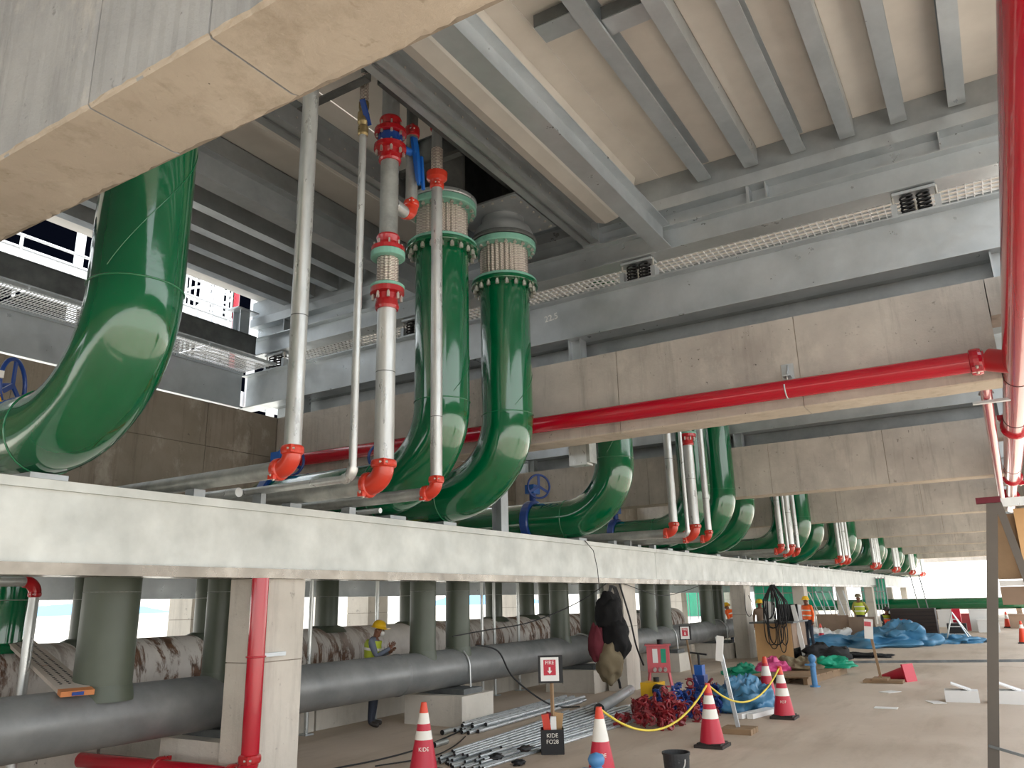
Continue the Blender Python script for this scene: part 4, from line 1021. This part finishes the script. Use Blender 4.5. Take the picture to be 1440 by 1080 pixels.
# ------------------------------------------------------------------ bundles of conduit on the floor
rnd = random.Random(11)
def conduit(name, a, b, r, label, group, mat='conduit'):
    o = root(name, tuple(a), label, 'pipe', group)
    a, b = Vector(a), Vector(b); d = (b-a).normalized()
    build(MB().tube([a, b], r, 12, caps=False), 'tube', mat, o)
    build(MB().cyl(a, a+d*.006, r*.96, 12), 'bore', 'dark', o)
    return o
for lay, (cnt, y0, y1, w0, w1, z) in enumerate(((17, 5.28, 5.0, .78, 1.55, .02), (11, 5.36, 5.15, .64, 1.25, .057), (7, 5.45, 5.4, .5, .8, .094))):
    for k in range(cnt):
        t = k/(cnt-1); x0 = 7.9+rnd.uniform(-.1, .12)+.12*lay+(.5 if rnd.random() < .15 else 0); x1 = 13.0+rnd.uniform(-.6, .6)-.3*lay
        conduit('conduit_pipe', (x0, y0+w0*t, z), (x1, y1+w1*t, z), .018, f'silver conduit pipe of the larger bundle, {["bottom", "middle", "top"][lay]} layer, {ORD[k]} from its open edge', 'conduit pipes in the larger bundle')
for k in range(8):
    y = 6.72+k*.06; x0 = 9.85+rnd.uniform(-.1, .12)
    conduit('conduit_pipe', (x0, y, .03), (x0+3.7+rnd.uniform(-.3, .3), y+.12, .03), .028, f'silver conduit pipe in the lower layer of the smaller bundle, {ORD[k]} from its open edge', 'conduit pipes in the smaller bundle')
for k in range(5):
    x0 = 9.9+rnd.uniform(0, .3)
    conduit('conduit_pipe', (x0, 6.75+k*.09, .086), (x0+3.5, 6.9+k*.09, .086), .028, f'silver conduit pipe in the upper layer of the smaller bundle, {ORD[k]} from its open edge', 'conduit pipes in the smaller bundle')
conduit('steel_tube', (11.6, 5.6, .18), (14.2, 6.2, .18), .085, 'thick grey galvanised tube lying on the larger conduit bundle', None, 'galv')
conduit('pipe_offcut', (8.75, 6.6, .04), (9.05, 6.62, .04), .036, 'short galvanised pipe offcut on the floor near the lettered cone', None, 'silver_dull')
conduit('pipe_offcut', (9.6, 7.1, .04), (9.85, 7.12, .04), .036, 'short galvanised pipe offcut beside the smaller conduit bundle', None, 'silver_dull')
for k, (x, y) in enumerate(((8.05, 5.2), (8.6, 5.15), (8.3, 5.05))):
    o = build(MB().blob((x, y, .12 if k < 2 else .03), (.09, .07, .03), 40+k, .3), 'dark_rag', 'dark'); tag(o, f'dark rag by the near end of the larger conduit bundle, {ORD[k]} one', 'rag')

# ------------------------------------------------------------------ heap of pipe couplers
def coupler(mat, name='pipe_coupler'):
    m = MB().tube(arc((0, 0, 0), .05, .25, PI-.25, 8, (1, 0, 0), (0, 0, 1)), .016, 6).tube(arc((0, 0, 0), .05, PI+.25, 2*PI-.25, 8, (1, 0, 0), (0, 0, 1)), .016, 6)
    for s in (-1, 1): m.box((s*.066, 0, 0), (.04, .04, .07)); m.cyl((s*.07, 0, -.075), (s*.07, 0, .075), .008, 6)
    return build(m, name, mat)
protoR, protoB = coupler('coupler_red'), coupler('coupler_blue')
hx = [(12.35, 5.2), (11.05, 4.35), (11.5, 3.95), (13.3, 3.95), (14.2, 4.5)]
def in_heap(rd):
    while True:
        x, y = rd.uniform(11.1, 14.0), rd.uniform(4.0, 5.25)
        t = (x-11.1)/2.9; c = 4.75-.35*t+.1; 
        if abs(y-c) < .5: return x, y, max(0, 1-abs(y-c)/.55)*min(1, (x-11.0)/.5, (14.3-x)/.5)
ir = ib = 0
for k in range(210):
    x, y, h = in_heap(rnd); z = .05+rnd.random()*.44*h
    redness = x < 12.1 or rnd.random() < .35
    p = protoR if redness else protoB
    if (redness and ir) or (not redness and ib): o = p.copy(); COL.objects.link(o)
    else: o = p
    if redness: ir += 1
    else: ib += 1
    tag(o, 'deep red pipe coupler in the heap behind the roped cone' if redness else 'dark blue pipe coupler in the heap behind the roped cone', 'coupler', 'red couplers in the heap' if redness else 'blue couplers in the heap')
    o.location = (x, y, z); o.rotation_euler = (rnd.uniform(0, 6), rnd.uniform(0, 6), rnd.uniform(0, 6))
r = root('threading_machine', (13.2, 5.35, 0), 'small yellow pipe threading machine behind the coupler heap', 'machine')
build(MB().box((13.2, 5.35, .3), (.36, .3, .26)), 'body', 'yellow', r); build(MB().cyl((13.0, 5.2, .32), (12.9, 5.05, .32), .1, 16), 'chuck', 'dark', r)
build(MB().box((13.2, 5.35, .085), (.4, .34, .17)), 'stand', 'galv_dark', r); build(MB().cyl((13.25, 5.3, .43), (13.25, 5.3, .5), .05, 10), 'switch', 'dark', r)
r = root('pipe_vice', (13.9, 4.75, 0), 'dark blue pipe vice with T handle standing in the coupler heap', 'vice')
build(MB().bx(13.8, 14.0, 4.65, 4.85, 0, .5), 'pedestal', 'blue_dk', r); build(MB().bx(13.82, 13.98, 4.68, 4.82, .5, .66), 'jaw', 'blue', r)
build(MB().cyl((13.9, 4.75, .66), (13.9, 4.75, .84), .022, 8), 'screw', 'dark', r); build(MB().cyl((13.9, 4.6, .83), (13.9, 4.9, .86), .016, 8), 'handle', 'dark', r)

# ------------------------------------------------------------------ bucket, tool box stand, leaning notice
r = root('bucket', (8.35, 3.18, 0), 'black splashed plastic bucket with white handle, nearest on the floor', 'bucket')
build(MB().lathe([(.1, 0), (.115, .03), (.125, .1), (.128, .1), (.137, .24), (.145, .24), (.145, .26), (.133, .26), (.12, .05), (.0, .05)], (8.35, 3.18, 0), 28, cap=False), 'shell', 'bucketm', r)
m = MB()
for z in (.06, .09, .12, .15, .18): m.lathe([(.112+z*.1, z), (.118+z*.1, z+.006), (.112+z*.1, z+.012)], (8.35, 3.18, 0), 28, cap=False)
build(m, 'rib', 'bucketm', r)
build(MB().tube([(8.35-.145*math.cos(t)*.6-.05, 3.18-.145*math.cos(t), .22-.14*math.sin(t)) for t in [PI*k/14 for k in range(15)]], .006, 6), 'handle', 'white', r)
r = root('tool_box_stand', (15.4, 6.1, 0), 'faded red electrical box on splayed legs beside the second column', 'tool box')
q = Matrix.Rotation(.35, 3, 'Z'); c = Vector((15.4, 6.08, 0))
build(MB().box(c+Vector((0, 0, .64)), (.3, .44, .5), q), 'case', 'pinkred', r)
build(MB().box(c+q @ Vector((-.02, 0, .9)), (.36, .5, .02), q), 'lid', 'pinkred', r)
for y, mt in ((.06, 'white'), (-.1, 'greensack')): build(MB().box(c+q @ Vector((-.153, y, .7)), (.004, .1, .26), q), 'notice', mt, r)
for sx in (-1, 1):
    for sy in (-1, 1): build(MB().bar(c+q @ Vector((sx*.12, sy*.18, .42)), c+q @ Vector((sx*.2, sy*.24, 0)), .04, .04), 'leg', 'pinkred', r)
build(MB().box(c+q @ Vector((-.2, 0, .14)), (.03, .46, .03), q), 'brace', 'pinkred', r)
for y in (-.12, -.02, .08): build(MB().cyl(c+q @ Vector((-.15, y, .46)), c+q @ Vector((-.22, y, .44)), .035, 10), 'socket', 'silver', r)
build(MB().cyl(c+Vector((0, -.05, .91)), c+Vector((0, -.05, 1.0)), .06, 12), 'lamp', 'dark', r)
r = root('notice_post', (11.4, 3.5, 0), 'tall grey post with a narrow white notice board leaning by the coupler heap', 'notice')
for q in range(3): build(MB().bx(11.22+q*.13, 11.33+q*.13, 3.2, 3.62, .0, .07), 'foot_plank', 'wood', r)
build(MB().bar((11.4, 3.42, .07), (11.4, 3.6, 1.25), .05, .03, (1, 0, 0)), 'post', 'galv', r); build(MB().box((11.375, 3.57, 1.09), (.012, .1, .34), Matrix.Rotation(.14, 3, 'X')), 'board', 'white', r)

# ------------------------------------------------------------------ soft heaps: tarpaulins, sacks, bags
def heap(name, c, rad, mat, label, cat, seed, amp=.28, flat=True, n=64, m=34, freq=2.0):
    from mathutils import noise
    vs = []; c = Vector(c)
    for i in range(m+1):
        th = PI*.5*i/m
        for k in range(n):
            a = 2*PI*k/n; d = Vector((math.sin(th)*math.cos(a), math.sin(th)*math.sin(a), math.cos(th)))
            f = 1+amp*noise.noise(d*freq+Vector((seed*5.1, seed, 0)))*1.6+.05*noise.noise(d*7+Vector((seed, 0, 0)))
            ridge = abs(noise.noise(d*freq*1.7+Vector((seed, seed, 3))))+.25*abs(noise.noise(d*freq*3+Vector((seed, 1, 3))))
            p = Vector((d.x*rad[0], d.y*rad[1], max(0, d.z)*rad[2]*(1-.6*ridge)))*f
            p.z = max(.004, p.z) if i < m else .002
            vs.append(c+p)
    o = build(MB().add(vs, [(i*n+k, (i+1)*n+k, (i+1)*n+(k+1) % n, i*n+(k+1) % n) for i in range(m) for k in range(n)], True), name, mat)
    return tag(o, label, cat)
heap('blue_tarpaulin', (13.9, 4.02, 0), (.75, .5, .5), 'tarp', 'crumpled blue tarpaulin heap behind the lettered cone', 'tarpaulin', 3, freq=2.4)
heap('green_sack', (19.6, 5.6, 0), (.5, .45, .26), 'greensack', 'green sack lying in front of the third column', 'sack', 5)
heap('pink_bag', (18.9, 4.75, .16), (.36, .34, .3), 'pink', 'pink plastic bag on the pallet', 'bag', 6)
heap('green_sack', (20.2, 3.75, .16), (.45, .5, .22), 'greensack', 'small green sack at the far end of the pallet', 'sack', 7)
heap('khaki_sheet', (19.6, 4.3, .16), (.5, .4, .25), 'khaki', 'khaki crumpled sheet on the pallet behind the pink bag', 'sheet', 8, .4)
heap('black_sheet', (25.1, 5.0, 0), (1.5, .85, .42), 'black', 'black sheet heaped on the floor beside the plywood bench', 'sheet', 9, .35)
heap('black_sheet', (25.6, 4.0, 0), (.5, .9, .14), 'black', 'flat tail of black sheet trailing across the floor', 'sheet', 10, .4)
heap('blue_tarpaulin', (31.2, 4.7, 0), (1.5, 1.7, .5), 'tarp', 'low blue tarpaulin spread behind the timber sign', 'tarpaulin', 11, .4)
heap('blue_tarpaulin', (31.9, 3.3, 0), (1.5, 1.1, .8), 'tarp', 'peaked blue tarpaulin heap behind the timber sign', 'tarpaulin', 12, .35)
heap('blue_tarpaulin', (33.2, 1.9, 0), (.9, .9, .28), 'tarp', 'flat end of blue tarpaulin under the tripod', 'tarpaulin', 13, .4)
heap('white_sheet', (32.5, 5.9, 0), (1.2, .8, .5), 'foam', 'white plastic sheet crumpled beside the fourth column', 'sheet', 14, .4)
r = root('pallet', (19, 4.2, 0), 'low timber pallet carrying bags beside the blue stand', 'pallet')
q = Matrix.Rotation(-.12, 3, 'Z'); c = Vector((19.1, 4.2, 0))
for k in range(7): build(MB().box(c+q @ Vector((-1.2+k*.4, 0, .14)), (.36, 1.25, .03), q), 'plank', 'wood', r)
for k in (-1, 0, 1): build(MB().box(c+q @ Vector((0, k*.55, .062)), (2.75, .09, .12), q), 'bearer', 'wood', r)
for k, (a, b) in enumerate((((12.6, 3.75), (13.5, 3.52)), ((12.65, 3.6), (13.6, 3.4)))):
    tag(build(MB().bar((a[0], a[1], .04), (b[0], b[1], .04), .1, .07), 'white_trunking', 'white'), f'length of white trunking lying beside the lettered cone, {"farther" if k == 0 else "nearer"} of the pair', 'trunking')
# ------------------------------------------------------------------ plywood bench with hanging cables
r = root('plywood_bench', (23.8, 5.7, 0), 'plywood fronted work bench beside the third column', 'bench')
build(MB().bx(23.5, 23.52, 5.3, 6.3, 0, 1.02), 'front_board', 'ply', r); build(MB().bx(23.52, 25.3, 5.28, 5.3, .35, 1.02), 'side_board', 'brown', r)
build(MB().bx(23.4, 25.4, 5.2, 6.42, 1.021, 1.06), 'top', 'galv_dark', r)
for x in (23.6, 25.2):
    for y in (5.36, 6.2): build(MB().bx(x, x+.07, y, y+.07, 0, 1.02), 'leg', 'wood', r)
r = root('grey_cabinet', (24.6, 5.5, 1.06), 'grey equipment case on the plywood bench', 'case')
build(MB().bx(24.3, 24.9, 5.25, 5.75, 1.062, 1.5), 'case', 'header', r); build(MB().bx(24.28, 24.3, 5.22, 5.78, 1.062, 1.53), 'rim', 'dark', r)
tag(build(MB().box((24.3, 6.05, 1.34), (.04, .3, .55), Matrix.Rotation(.15, 3, 'X')), 'white_board', 'white'), 'white board leaning on the plywood bench', 'board')
tag(build(MB().bar((24.0, 5.1, 0), (24.3, 5.35, 1.5), .12, .05, (1, 0, 0)), 'white_plank', 'white'), 'white plank leaning against the plywood bench', 'plank')
r = root('cable_bundle', (23.3, 5.75, 2.1), 'thick bundle of black cables hanging in loops over the plywood bench', 'cable')
rc = random.Random(5)
for k in range(15):
    y = 5.62+rc.uniform(-.22, .22); x = 23.3+rc.uniform(-.06, .06); lo = rc.choice([.9, 1.0, 1.15, .25, .35, .45]) ; w = rc.uniform(.06, .2)
    pts = [(x, 5.62+.25*(y-5.62), 2.08)] + [(x, y+w*math.cos(a)*.9, lo+w*1.6-w*1.6*math.sin(-a)) for a in [PI-(-PI)*0-PI*t/10*1.0 for t in range(11)]][::1]
    pts = [(x, 5.62+.2*(y-5.62), 2.08), (x, y-w, 1.6), (x, y-w*1.1, lo+.4)]+[(x, y+w*math.cos(PI+PI*t/8), lo+.25+.25*math.sin(PI+PI*t/8)) for t in range(9)]+[(x, y+w*1.05, lo+.5), (x, y+w*.8, 1.65), (x+.03, 5.62+.2*(y-5.62)+.03, 2.07)]
    build(MB().tube(pts, .013, 6), 'cable', 'dark', r)
# ------------------------------------------------------------------ bags hanging from the girder
r = root('bag_hook_wire', (13.95, 6.55, 2.2), 'thin wire looped over the pale girder, holding the hanging bags', 'wire')
build(MB().tube([(13.6, 6.69, 2.88), (13.85, 6.64, 2.7), (13.95, 6.62, 2.35), (13.9, 6.58, 1.95)], .008, 6), 'strand', 'dark', r)
r = root('black_backpack', (14.1, 6.52, 1.2), 'black backpack and jacket hanging from the pale girder by the second column', 'bag')
build(MB().blob((14.08, 6.5, 1.5), (.16, .26, .42), 2, .18, 26, 18).blob((14.12, 6.42, 1.12), (.22, .3, .44), 4, .16, 26, 18), 'bag_body', 'black', r)
for k in range(4): build(MB().tube([(14.15, 6.55, 1.75), (14.25+.04*k, 6.52, 2.05), (14.35+.05*k, 6.5, 2.02), (14.5+.05*k, 6.48, 1.75), (14.52+.04*k, 6.46, 1.35)], .012, 6), 'strap', 'dark', r)
tag(build(MB().blob((13.85, 6.68, 1.0), (.13, .14, .33), 8, .2), 'maroon_bag', 'maroon'), 'maroon cloth bag hanging under the black backpack', 'bag')
r = root('khaki_bag', (13.95, 6.5, .75), 'khaki drawstring bag hanging lowest beside the second column', 'bag')
build(MB().blob((14.0, 6.5, .68), (.22, .25, .36), 6, .16, 26, 18), 'bag_body', 'khaki', r); build(MB().tube([(14.1, 6.4, .42), (14.15, 6.39, .3), (14.2, 6.4, .2)], .025, 8), 'strap', 'dark', r)
# loose cables about the girder and headers
def cable(pts, label, r=.01, mat='dark'):
    o = root('black_cable', tuple(pts[0]), label, 'cable')
    P = [Vector(p) for p in pts]; S = []
    for i in range(len(P)-1):
        p0, p1, p2, p3 = P[max(i-1, 0)], P[i], P[i+1], P[min(i+2, len(P)-1)]
        for t in [k/8 for k in range(8)]:
            S.append(.5*((2*p1)+(p2-p0)*t+(2*p0-5*p1+4*p2-p3)*t*t+(3*p1-p0-3*p2+p3)*t**3))
    S.append(P[-1]); build(MB().tube(S, r, 6), 'sheath', mat, o)
cable([(14.6, 6.72, 2.11), (13.6, 6.9, 1.75), (12.2, 7.1, 1.45), (10.9, 7.3, 1.35), (10.3, 7.42, 1.3)], 'black cable slung slantwise below the pale girder in front of the olive risers')
cable([(11.2, 7.6, 1.12), (11.6, 7.42, 1.0), (11.9, 7.3, .55), (12.4, 6.9, .1), (12.9, 6.6, .02)], 'black cable looped over the thinner header and down to the floor', .014)
cable([(6.65, 7.45, 1.0), (6.7, 7.3, .6), (6.75, 7.1, .05), (7.4, 6.8, .015), (8.4, 6.7, .015), (9.4, 6.9, .015), (10.2, 7.1, .015)], 'black cable dropping by the nearest column and trailing across the floor')
cable([(7.5, 6.5, .015), (8.2, 6.25, .015), (8.9, 6.4, .015), (9.6, 6.7, .015)], 'thin dark cable curling on the floor by the lettered cone', .008)
cable([(15.15, 6.72, 2.11), (15.2, 6.55, 1.4), (15.3, 6.5, .9), (15.5, 6.45, .5)], 'thick black cable hanging straight down by the faded red box', .018)
cable([(15.3, 6.72, 2.11), (17, 6.6, 1.85), (18.5, 6.6, 1.92), (20.5, 6.72, 2.11)], 'thin black cable sagging under the pale girder past the second column', .008)
cable([(24.6, 6.76, 2.12), (24.2, 6.7, 1.4), (24.25, 6.6, 1.2), (24.3, 6.5, 1.5), (24.3, 6.6, 1.8)], 'tangled thin cable hung on the third column', .01)
# rusty plank across the headers
r = root('scaffold_plank', (4.6, 8.8, 1.2), 'perforated rusty scaffold plank leaning across both headers', 'plank')
a, b = Vector((5.35, 10.4, 1.47)), Vector((3.98, 7.55, 1.06))
a = Vector((5.3, 10.3, 1.50)); b = Vector((4.47, 7.5, 1.075))
build(MB().bar(a, b, .28, .04), 'deck', 'plankrust', r)
d = (b-a).normalized(); sd = d.cross(Vector((0, 0, 1))).normalized(); up = sd.cross(d)
m = MB()
for k in range(34):
    for j in (-1, 0, 1):
        p = a+d*(.15+k*.075)+sd*j*.075+up*.021; m.cyl(p, p+up*.003, .014, 6)
build(m, 'perforations', 'dark', r, 'stuff')
build(MB().bar(b-d*.12, b+d*.005, .285, .046), 'end_cap', 'plank_orange', r); build(MB().box(b+d*.012, (.012, .1, .03), Matrix((d, sd, up)).transposed()), 'end_tag', 'blue_dk', r)

# ------------------------------------------------------------------ notice on timber foot, boxes, papers
r = root('timber_sign', (18.6, 2.5, 0), 'white notice on a thin post with a timber foot, out on the open floor', 'sign')
build(MB().bar((18.6, 2.5, .08), (18.6, 2.58, .95), .05, .035, (1, 0, 0)), 'post', 'wood', r)
build(MB().box((18.57, 2.6, 1.06), (.015, .17, .4), Matrix.Rotation(.1, 3, 'X')), 'board', 'white', r)
build(MB().box((18.56, 2.605, 1.16), (.012, .13, .09), Matrix.Rotation(.1, 3, 'X')), 'heading', 'pinkred', r)
for k in range(3): build(MB().box((18.45+k*.15, 2.45, .03), (.12, .75, .05)), 'foot_plank', 'wood', r)
build(MB().box((18.6, 2.5, .075), (.5, .3, .04)), 'foot_block', 'wood', r)
for k, (x, y, sx, sy, h, t, lab) in enumerate(((15.9, .92, .35, .5, .18, .2, 'white foam box with torn lid on the floor, farther from the ladder'), (15.9, .22, .35, .62, .2, -.05, 'white foam box with open lid on the floor behind the ladder leg'))):
    o = root('foam_box', (x, y, 0), lab, 'box'); q = Matrix.Rotation(t*.3, 3, 'Z'); c = Vector((x, y, 0))
    build(MB().box(c+Vector((0, 0, h/2)), (sx, sy, h), q), 'box', 'foam', o)
    build(MB().box(c+Vector((.05, 0, h+.05)), (sx*.9, sy*.6, .02), q @ Matrix.Rotation(.35, 3, 'X')), 'lid_flap', 'foam', o)
for k, (x, y) in enumerate(((14.6, 1.95), (16.9, 2.15), (15.6, 1.3))):
    tag(build(MB().box((x, y, .006), (.22, .34, .008), Matrix.Rotation(k, 3, 'Z')), 'paper_sheet', 'white'), ['scrap of white paper on the open floor, closest to the roped cones', 'scrap of white paper on the open floor, close to the timber sign', 'scrap of white paper on the open floor, close to the foam boxes'][k], 'paper')
# ------------------------------------------------------------------ ladder trestle with plywood, far right of the bay
r = root('trestle_ladder', (9.5, .3, 0), 'dark steel A-frame trestle beside the red main', 'ladder')
build(MB().bar((9.5, .40, 0), (9.5, -.02, 2.66), .1, .06, (1, 0, 0)), 'leg', 'leg_dark', r); build(MB().bar((9.5, -.5, 0), (9.5, -.07, 2.66), .07, .05, (1, 0, 0)), 'leg', 'leg_dark', r)
build(MB().bar((9.47, .39, .33), (9.47, -.5, .1), .025, .025), 'brace', 'galv_dark', r)
build(MB().bx(9.45, 9.55, -.1, .12, 2.66, 2.72), 'top_hinge', 'maroon', r)
build(MB().bar((9.52, .3, .9), (9.52, -.34, .9), .03, .03), 'rung', 'galv_dark', r) if False else None
r = root('steel_channel', (9.7, -.5, 2.7), 'pale steel channel resting on the trestle top', 'channel')
build(MB().bx(9.56, 9.6, -1.6, -.02, 2.62, 2.71), 'web', 'silver', r); build(MB().bx(9.6, 9.8, -1.6, -.02, 2.70, 2.71), 'flange', 'silver', r)
r = root('plywood_sheet', (10, -.4, 2.2), 'weathered plywood sheets stacked upright behind the trestle', 'plywood')
build(MB().bx(9.9, 9.92, -1.6, -.2, 1.78, 2.62), 'sheet', 'ply', r); build(MB().bx(10.0, 10.02, -1.5, .05, 1.9, 2.58), 'sheet', 'wood', r); build(MB().bx(9.94, 9.98, -1.5, .05, 1.83, 1.885), 'batten', 'foam', r); build(MB().bx(9.95, 9.97, -1.5, .05, 1.64, 1.825), 'sheet', 'brown', r)
tag(build(MB().bar((22.85, 5.45, .03), (25.1, -1.2, .03), .09, .06), 'steel_bar', 'galv_dark'), 'long dark steel bar lying across the open floor', 'bar')
# ------------------------------------------------------------------ far end of the hall
r = root('far_green_pipe', (60, 4, .95), 'long green pipe lying crosswise at the open far end', 'pipe')
build(MB().cyl((60, 12, 1.0), (60, -1.5, .95), .36, 24), 'pipe_body', 'green', r)
for y in (9, 4, -.5): build(MB().bx(59.7, 60.3, y-.15, y+.15, 0, .62), 'support', 'brown', r)
def board(name, x, y0, y1, z0, z1, mat, label, cat='board', t=.05):
    return tag(build(MB().bx(x, x+t, y0, y1, z0, z1), name, mat), label, cat)
board('brown_board', 33.2, 5.3, 6.3, 0, .98, 'brown', 'brown board standing before the worker with hands on hips, narrower one')
board('brown_board', 32.9, 4.35, 5.25, 0, .92, 'brown', 'wide brown board standing just behind the low blue tarpaulin')
r = root('generator', (39, 3.4, 0), 'dark slatted crate standing beyond the peaked blue tarpaulin', 'crate')
for k in range(7): build(MB().bx(39, 39.03, 2.75, 4.5, .05+k*.15, .17+k*.15), 'slat', 'boot', r)
build(MB().bx(39.03, 39.9, 2.75, 4.5, 0, 1.08), 'case', 'dark', r)
r = root('hose_reel', (38, 2.0, 0), 'red hose reel on a dark frame beyond the blue tarpaulin', 'reel')
build(MB().cyl((37.9, 2.05, .8), (37.9, 1.75, .8), .28, 18), 'drum', 'cone_r', r); build(MB().bx(37.7, 38.2, 1.6, 2.3, 0, .5), 'frame', 'dark', r)
r = root('tripod_stand', (33.2, 1.75, 0), 'silver folding step stand on the flat end of the blue tarpaulin', 'stand')
for dx, dy in ((-.3, .35), (-.3, -.45), (.4, .4), (.4, -.5)): build(MB().bar((33.2, 1.8, 1.05), (33.2+dx, 1.75+dy, 0), .04, .03), 'leg', 'silver', r)
for z in (.3, .55, .8): build(MB().bar((32.95+.2*z, 2.05-.25*z, z), (32.95+.2*z, 1.4+.35*z, z), .05, .03), 'rung', 'silver', r)
for k, (x, y, h, mt) in enumerate(((41, .9, .5, 'foam'), (43, 1.8, .7, 'pinkred'), (42, 1.2, .9, 'foam'), (45, -.3, .6, 'brown'), (36, 6.6, .9, 'brown'), (47, 2.8, .8, 'foam'), (38, 4.25, .6, 'cone_o'))):
    o = root('far_carton', (x, y, 0), f'{["white", "pinkish", "tall white", "brown", "tall brown", "distant white", "orange"][k]} carton in the clutter at the far end of the floor', 'carton')
    build(MB().bx(x, x+.7, y-.4, y+.4, 0, h), 'box', mt, o); build(MB().bx(x-.02, x+.72, y-.42, y+.42, h+.002, h+.05), 'lid', mt, o)
def net(x, y0, y1, z0, z1, label):
    o = root('safety_net', (x, (y0+y1)/2, z0), label, 'net')
    n = 24; vs = []; 
    for k in range(n+1):
        y = y0+(y1-y0)*k/n; dx = .12*math.sin(k*1.3)+.06*math.sin(k*2.9)
        vs += [(x+dx, y, z0), (x+dx*.6, y, z1)]
    fs = [(2*k, 2*k+2, 2*k+3, 2*k+1) for k in range(n)]
    vs += [(v[0]+.02, v[1], v[2]) for v in vs]; N = 2*(n+1); fs += [tuple(i+N for i in reversed(f)) for f in fs]
    build(MB().add(vs, fs, True), 'sheet', 'tealnet', o)
    m = MB()
    for k in range(0, n+1, 3): m.cyl((x-.1, y0+(y1-y0)*k/n, 0), (x-.1, y0+(y1-y0)*k/n, z1+.1), .025, 6)
    for z in (z0, (z0+z1)/2, z1): m.cyl((x-.12, y0, z), (x-.12, y1, z), .02, 6)
    build(m, 'scaffold_tubes', 'galv_dull', o)
net(44, 7.6, 11.6, 1.15, 2.6, 'teal safety net on scaffold tubes behind the fourth column')
net(42, 12.7, 16.5, .8, 3.4, 'teal safety net seen between risers beside the third column')
net(53.6, 6.2, 7.6, 1.1, 2.6, 'narrow teal safety net toward the far end of the pale girder')
r = root('leaning_rods', (36, 6.2, 0), 'bunch of thin steel rods leaning beside the fourth column', 'rods', )
for k in range(6): build(MB().cyl((36+.1*k, 5.4+.25*k, .02), (36.4, 5.9+.28*k, 1.9), .02, 6), 'rod', 'galv', r)
for k, (x, y) in enumerate(((55, 4.6), (56, 4.2))):
    tag(build(MB().cyl((x, y, .02), (x, y+.3, 2.8), .03, 6), 'slanting_pole', 'galv_dark'), f'thin pole standing at the open far end, {ORD[k]} of two', 'pole')
# ------------------------------------------------------------------ white steelwork of the walkway beyond the back girder
def rail(name, pts, r, label, mat='white_steel', cat='rail'):
    o = root(name, tuple(pts[0]), label, cat); build(MB().tube(pts, r, 8), 'tube', mat, o); return o
r = root('guard_rail', (7, 13.3, 7.4), 'white double guard rail along the back walkway', 'guard rail')
for z in (7.62, 7.9, 8.15): build(MB().cyl((1.5, 13.6, z), (10.6, 13.6, z), .028, 8), 'rail', 'white_steel', r)
for k in range(7): build(MB().cyl((1.8+k*1.45, 13.6, 7.0), (1.8+k*1.45, 13.6, 8.15), .03, 8), 'post', 'white_steel', r)
build(MB().bx(1.5, 10.6, 13.58, 13.62, 7.36, 7.5), 'kick_plate', 'white_steel', r)
r = root('ladder_cage', (10.6, 14.6, 7), 'white hooped ladder cage beyond the back walkway', 'ladder')
for z in (7.2, 7.7, 8.2, 8.7, 9.2): build(MB().tube(arc((10.6, 14.45, z), .5, 0, 2*PI, 20, (1, 0, 0), (0, 1, 0))[:-1], .03, 6, closed=True), 'hoop', 'white_steel', r)
for k in range(8): build(MB().cyl((10.6+.5*math.cos(k*PI/4), 14.45+.5*math.sin(k*PI/4), 6.9), (10.6+.5*math.cos(k*PI/4), 14.45+.5*math.sin(k*PI/4), 9.5), .025, 6), 'cage_bar', 'white_steel', r)
for k in range(9): build(MB().cyl((10.35, 14.1, 6.9+k*.3), (10.85, 14.1, 6.9+k*.3), .02, 6), 'rung', 'white_steel', r)
for x in (10.35, 10.85): build(MB().cyl((x, 14.1, 4.302), (x, 14.1, 9.5), .03, 8), 'stringer', 'white_steel', r)
for k, x in enumerate((4.9, 5.4, 7.9, 8.4, 9.9, 10.9, 11.3, 12.4, 13.1)):
    o = root('white_column', (x, 15, 5), f'white steel column against the black casing, {ORD[k]} from the near end', 'column')
    build(MB().bx(x-.09, x+.09, 15.0, 15.02, 5.0, 11), 'flange', 'white_steel', o); build(MB().bx(x-.01, x+.01, 15.02, 15.2, 5.0, 11), 'web', 'white_steel', o)
for k, (x0, x1, z) in enumerate(((1, 14, 7.75), (1, 14, 9.9), (6, 14, 6.55), (1, 14, 8.3))):
    o = root('white_beam', (x0, 15.3, z), f'white steel cross beam against the black casing, {["second from the bottom", "highest", "lowest", "second from the top"][k]}', 'beam')
    build(MB().bx(x0, x1, 15.21, 15.23, z, z+.36), 'web', 'white_steel', o); build(MB().bx(x0, x1, 15.23, 15.4, z+.361, z+.38), 'flange', 'white_steel', o)
for k, (a, b) in enumerate((((5.4, 8.2), (7.2, 9.6)), ((8.6, 5.3), (9.8, 6.9)), ((6.0, 5.4), (7.4, 6.6)), ((10.4, 8.0), (11.6, 9.4)))):
    o = root('white_brace', (a[0], 15.5, a[1]), f'white diagonal brace against the black casing, {ORD[k]} one', 'brace')
    build(MB().bar((a[0], 15.455, a[1]), (b[0], 15.455, b[1]), .1, .12, (0, 1, 0)), 'bar', 'white_steel', o)
o = rail('red_standpipe', [(11.6, 14.75, 0), (11.6, 14.75, 10.5)], .07, 'thin red pipe rising among the white steelwork behind the walkway', 'red', 'pipe')
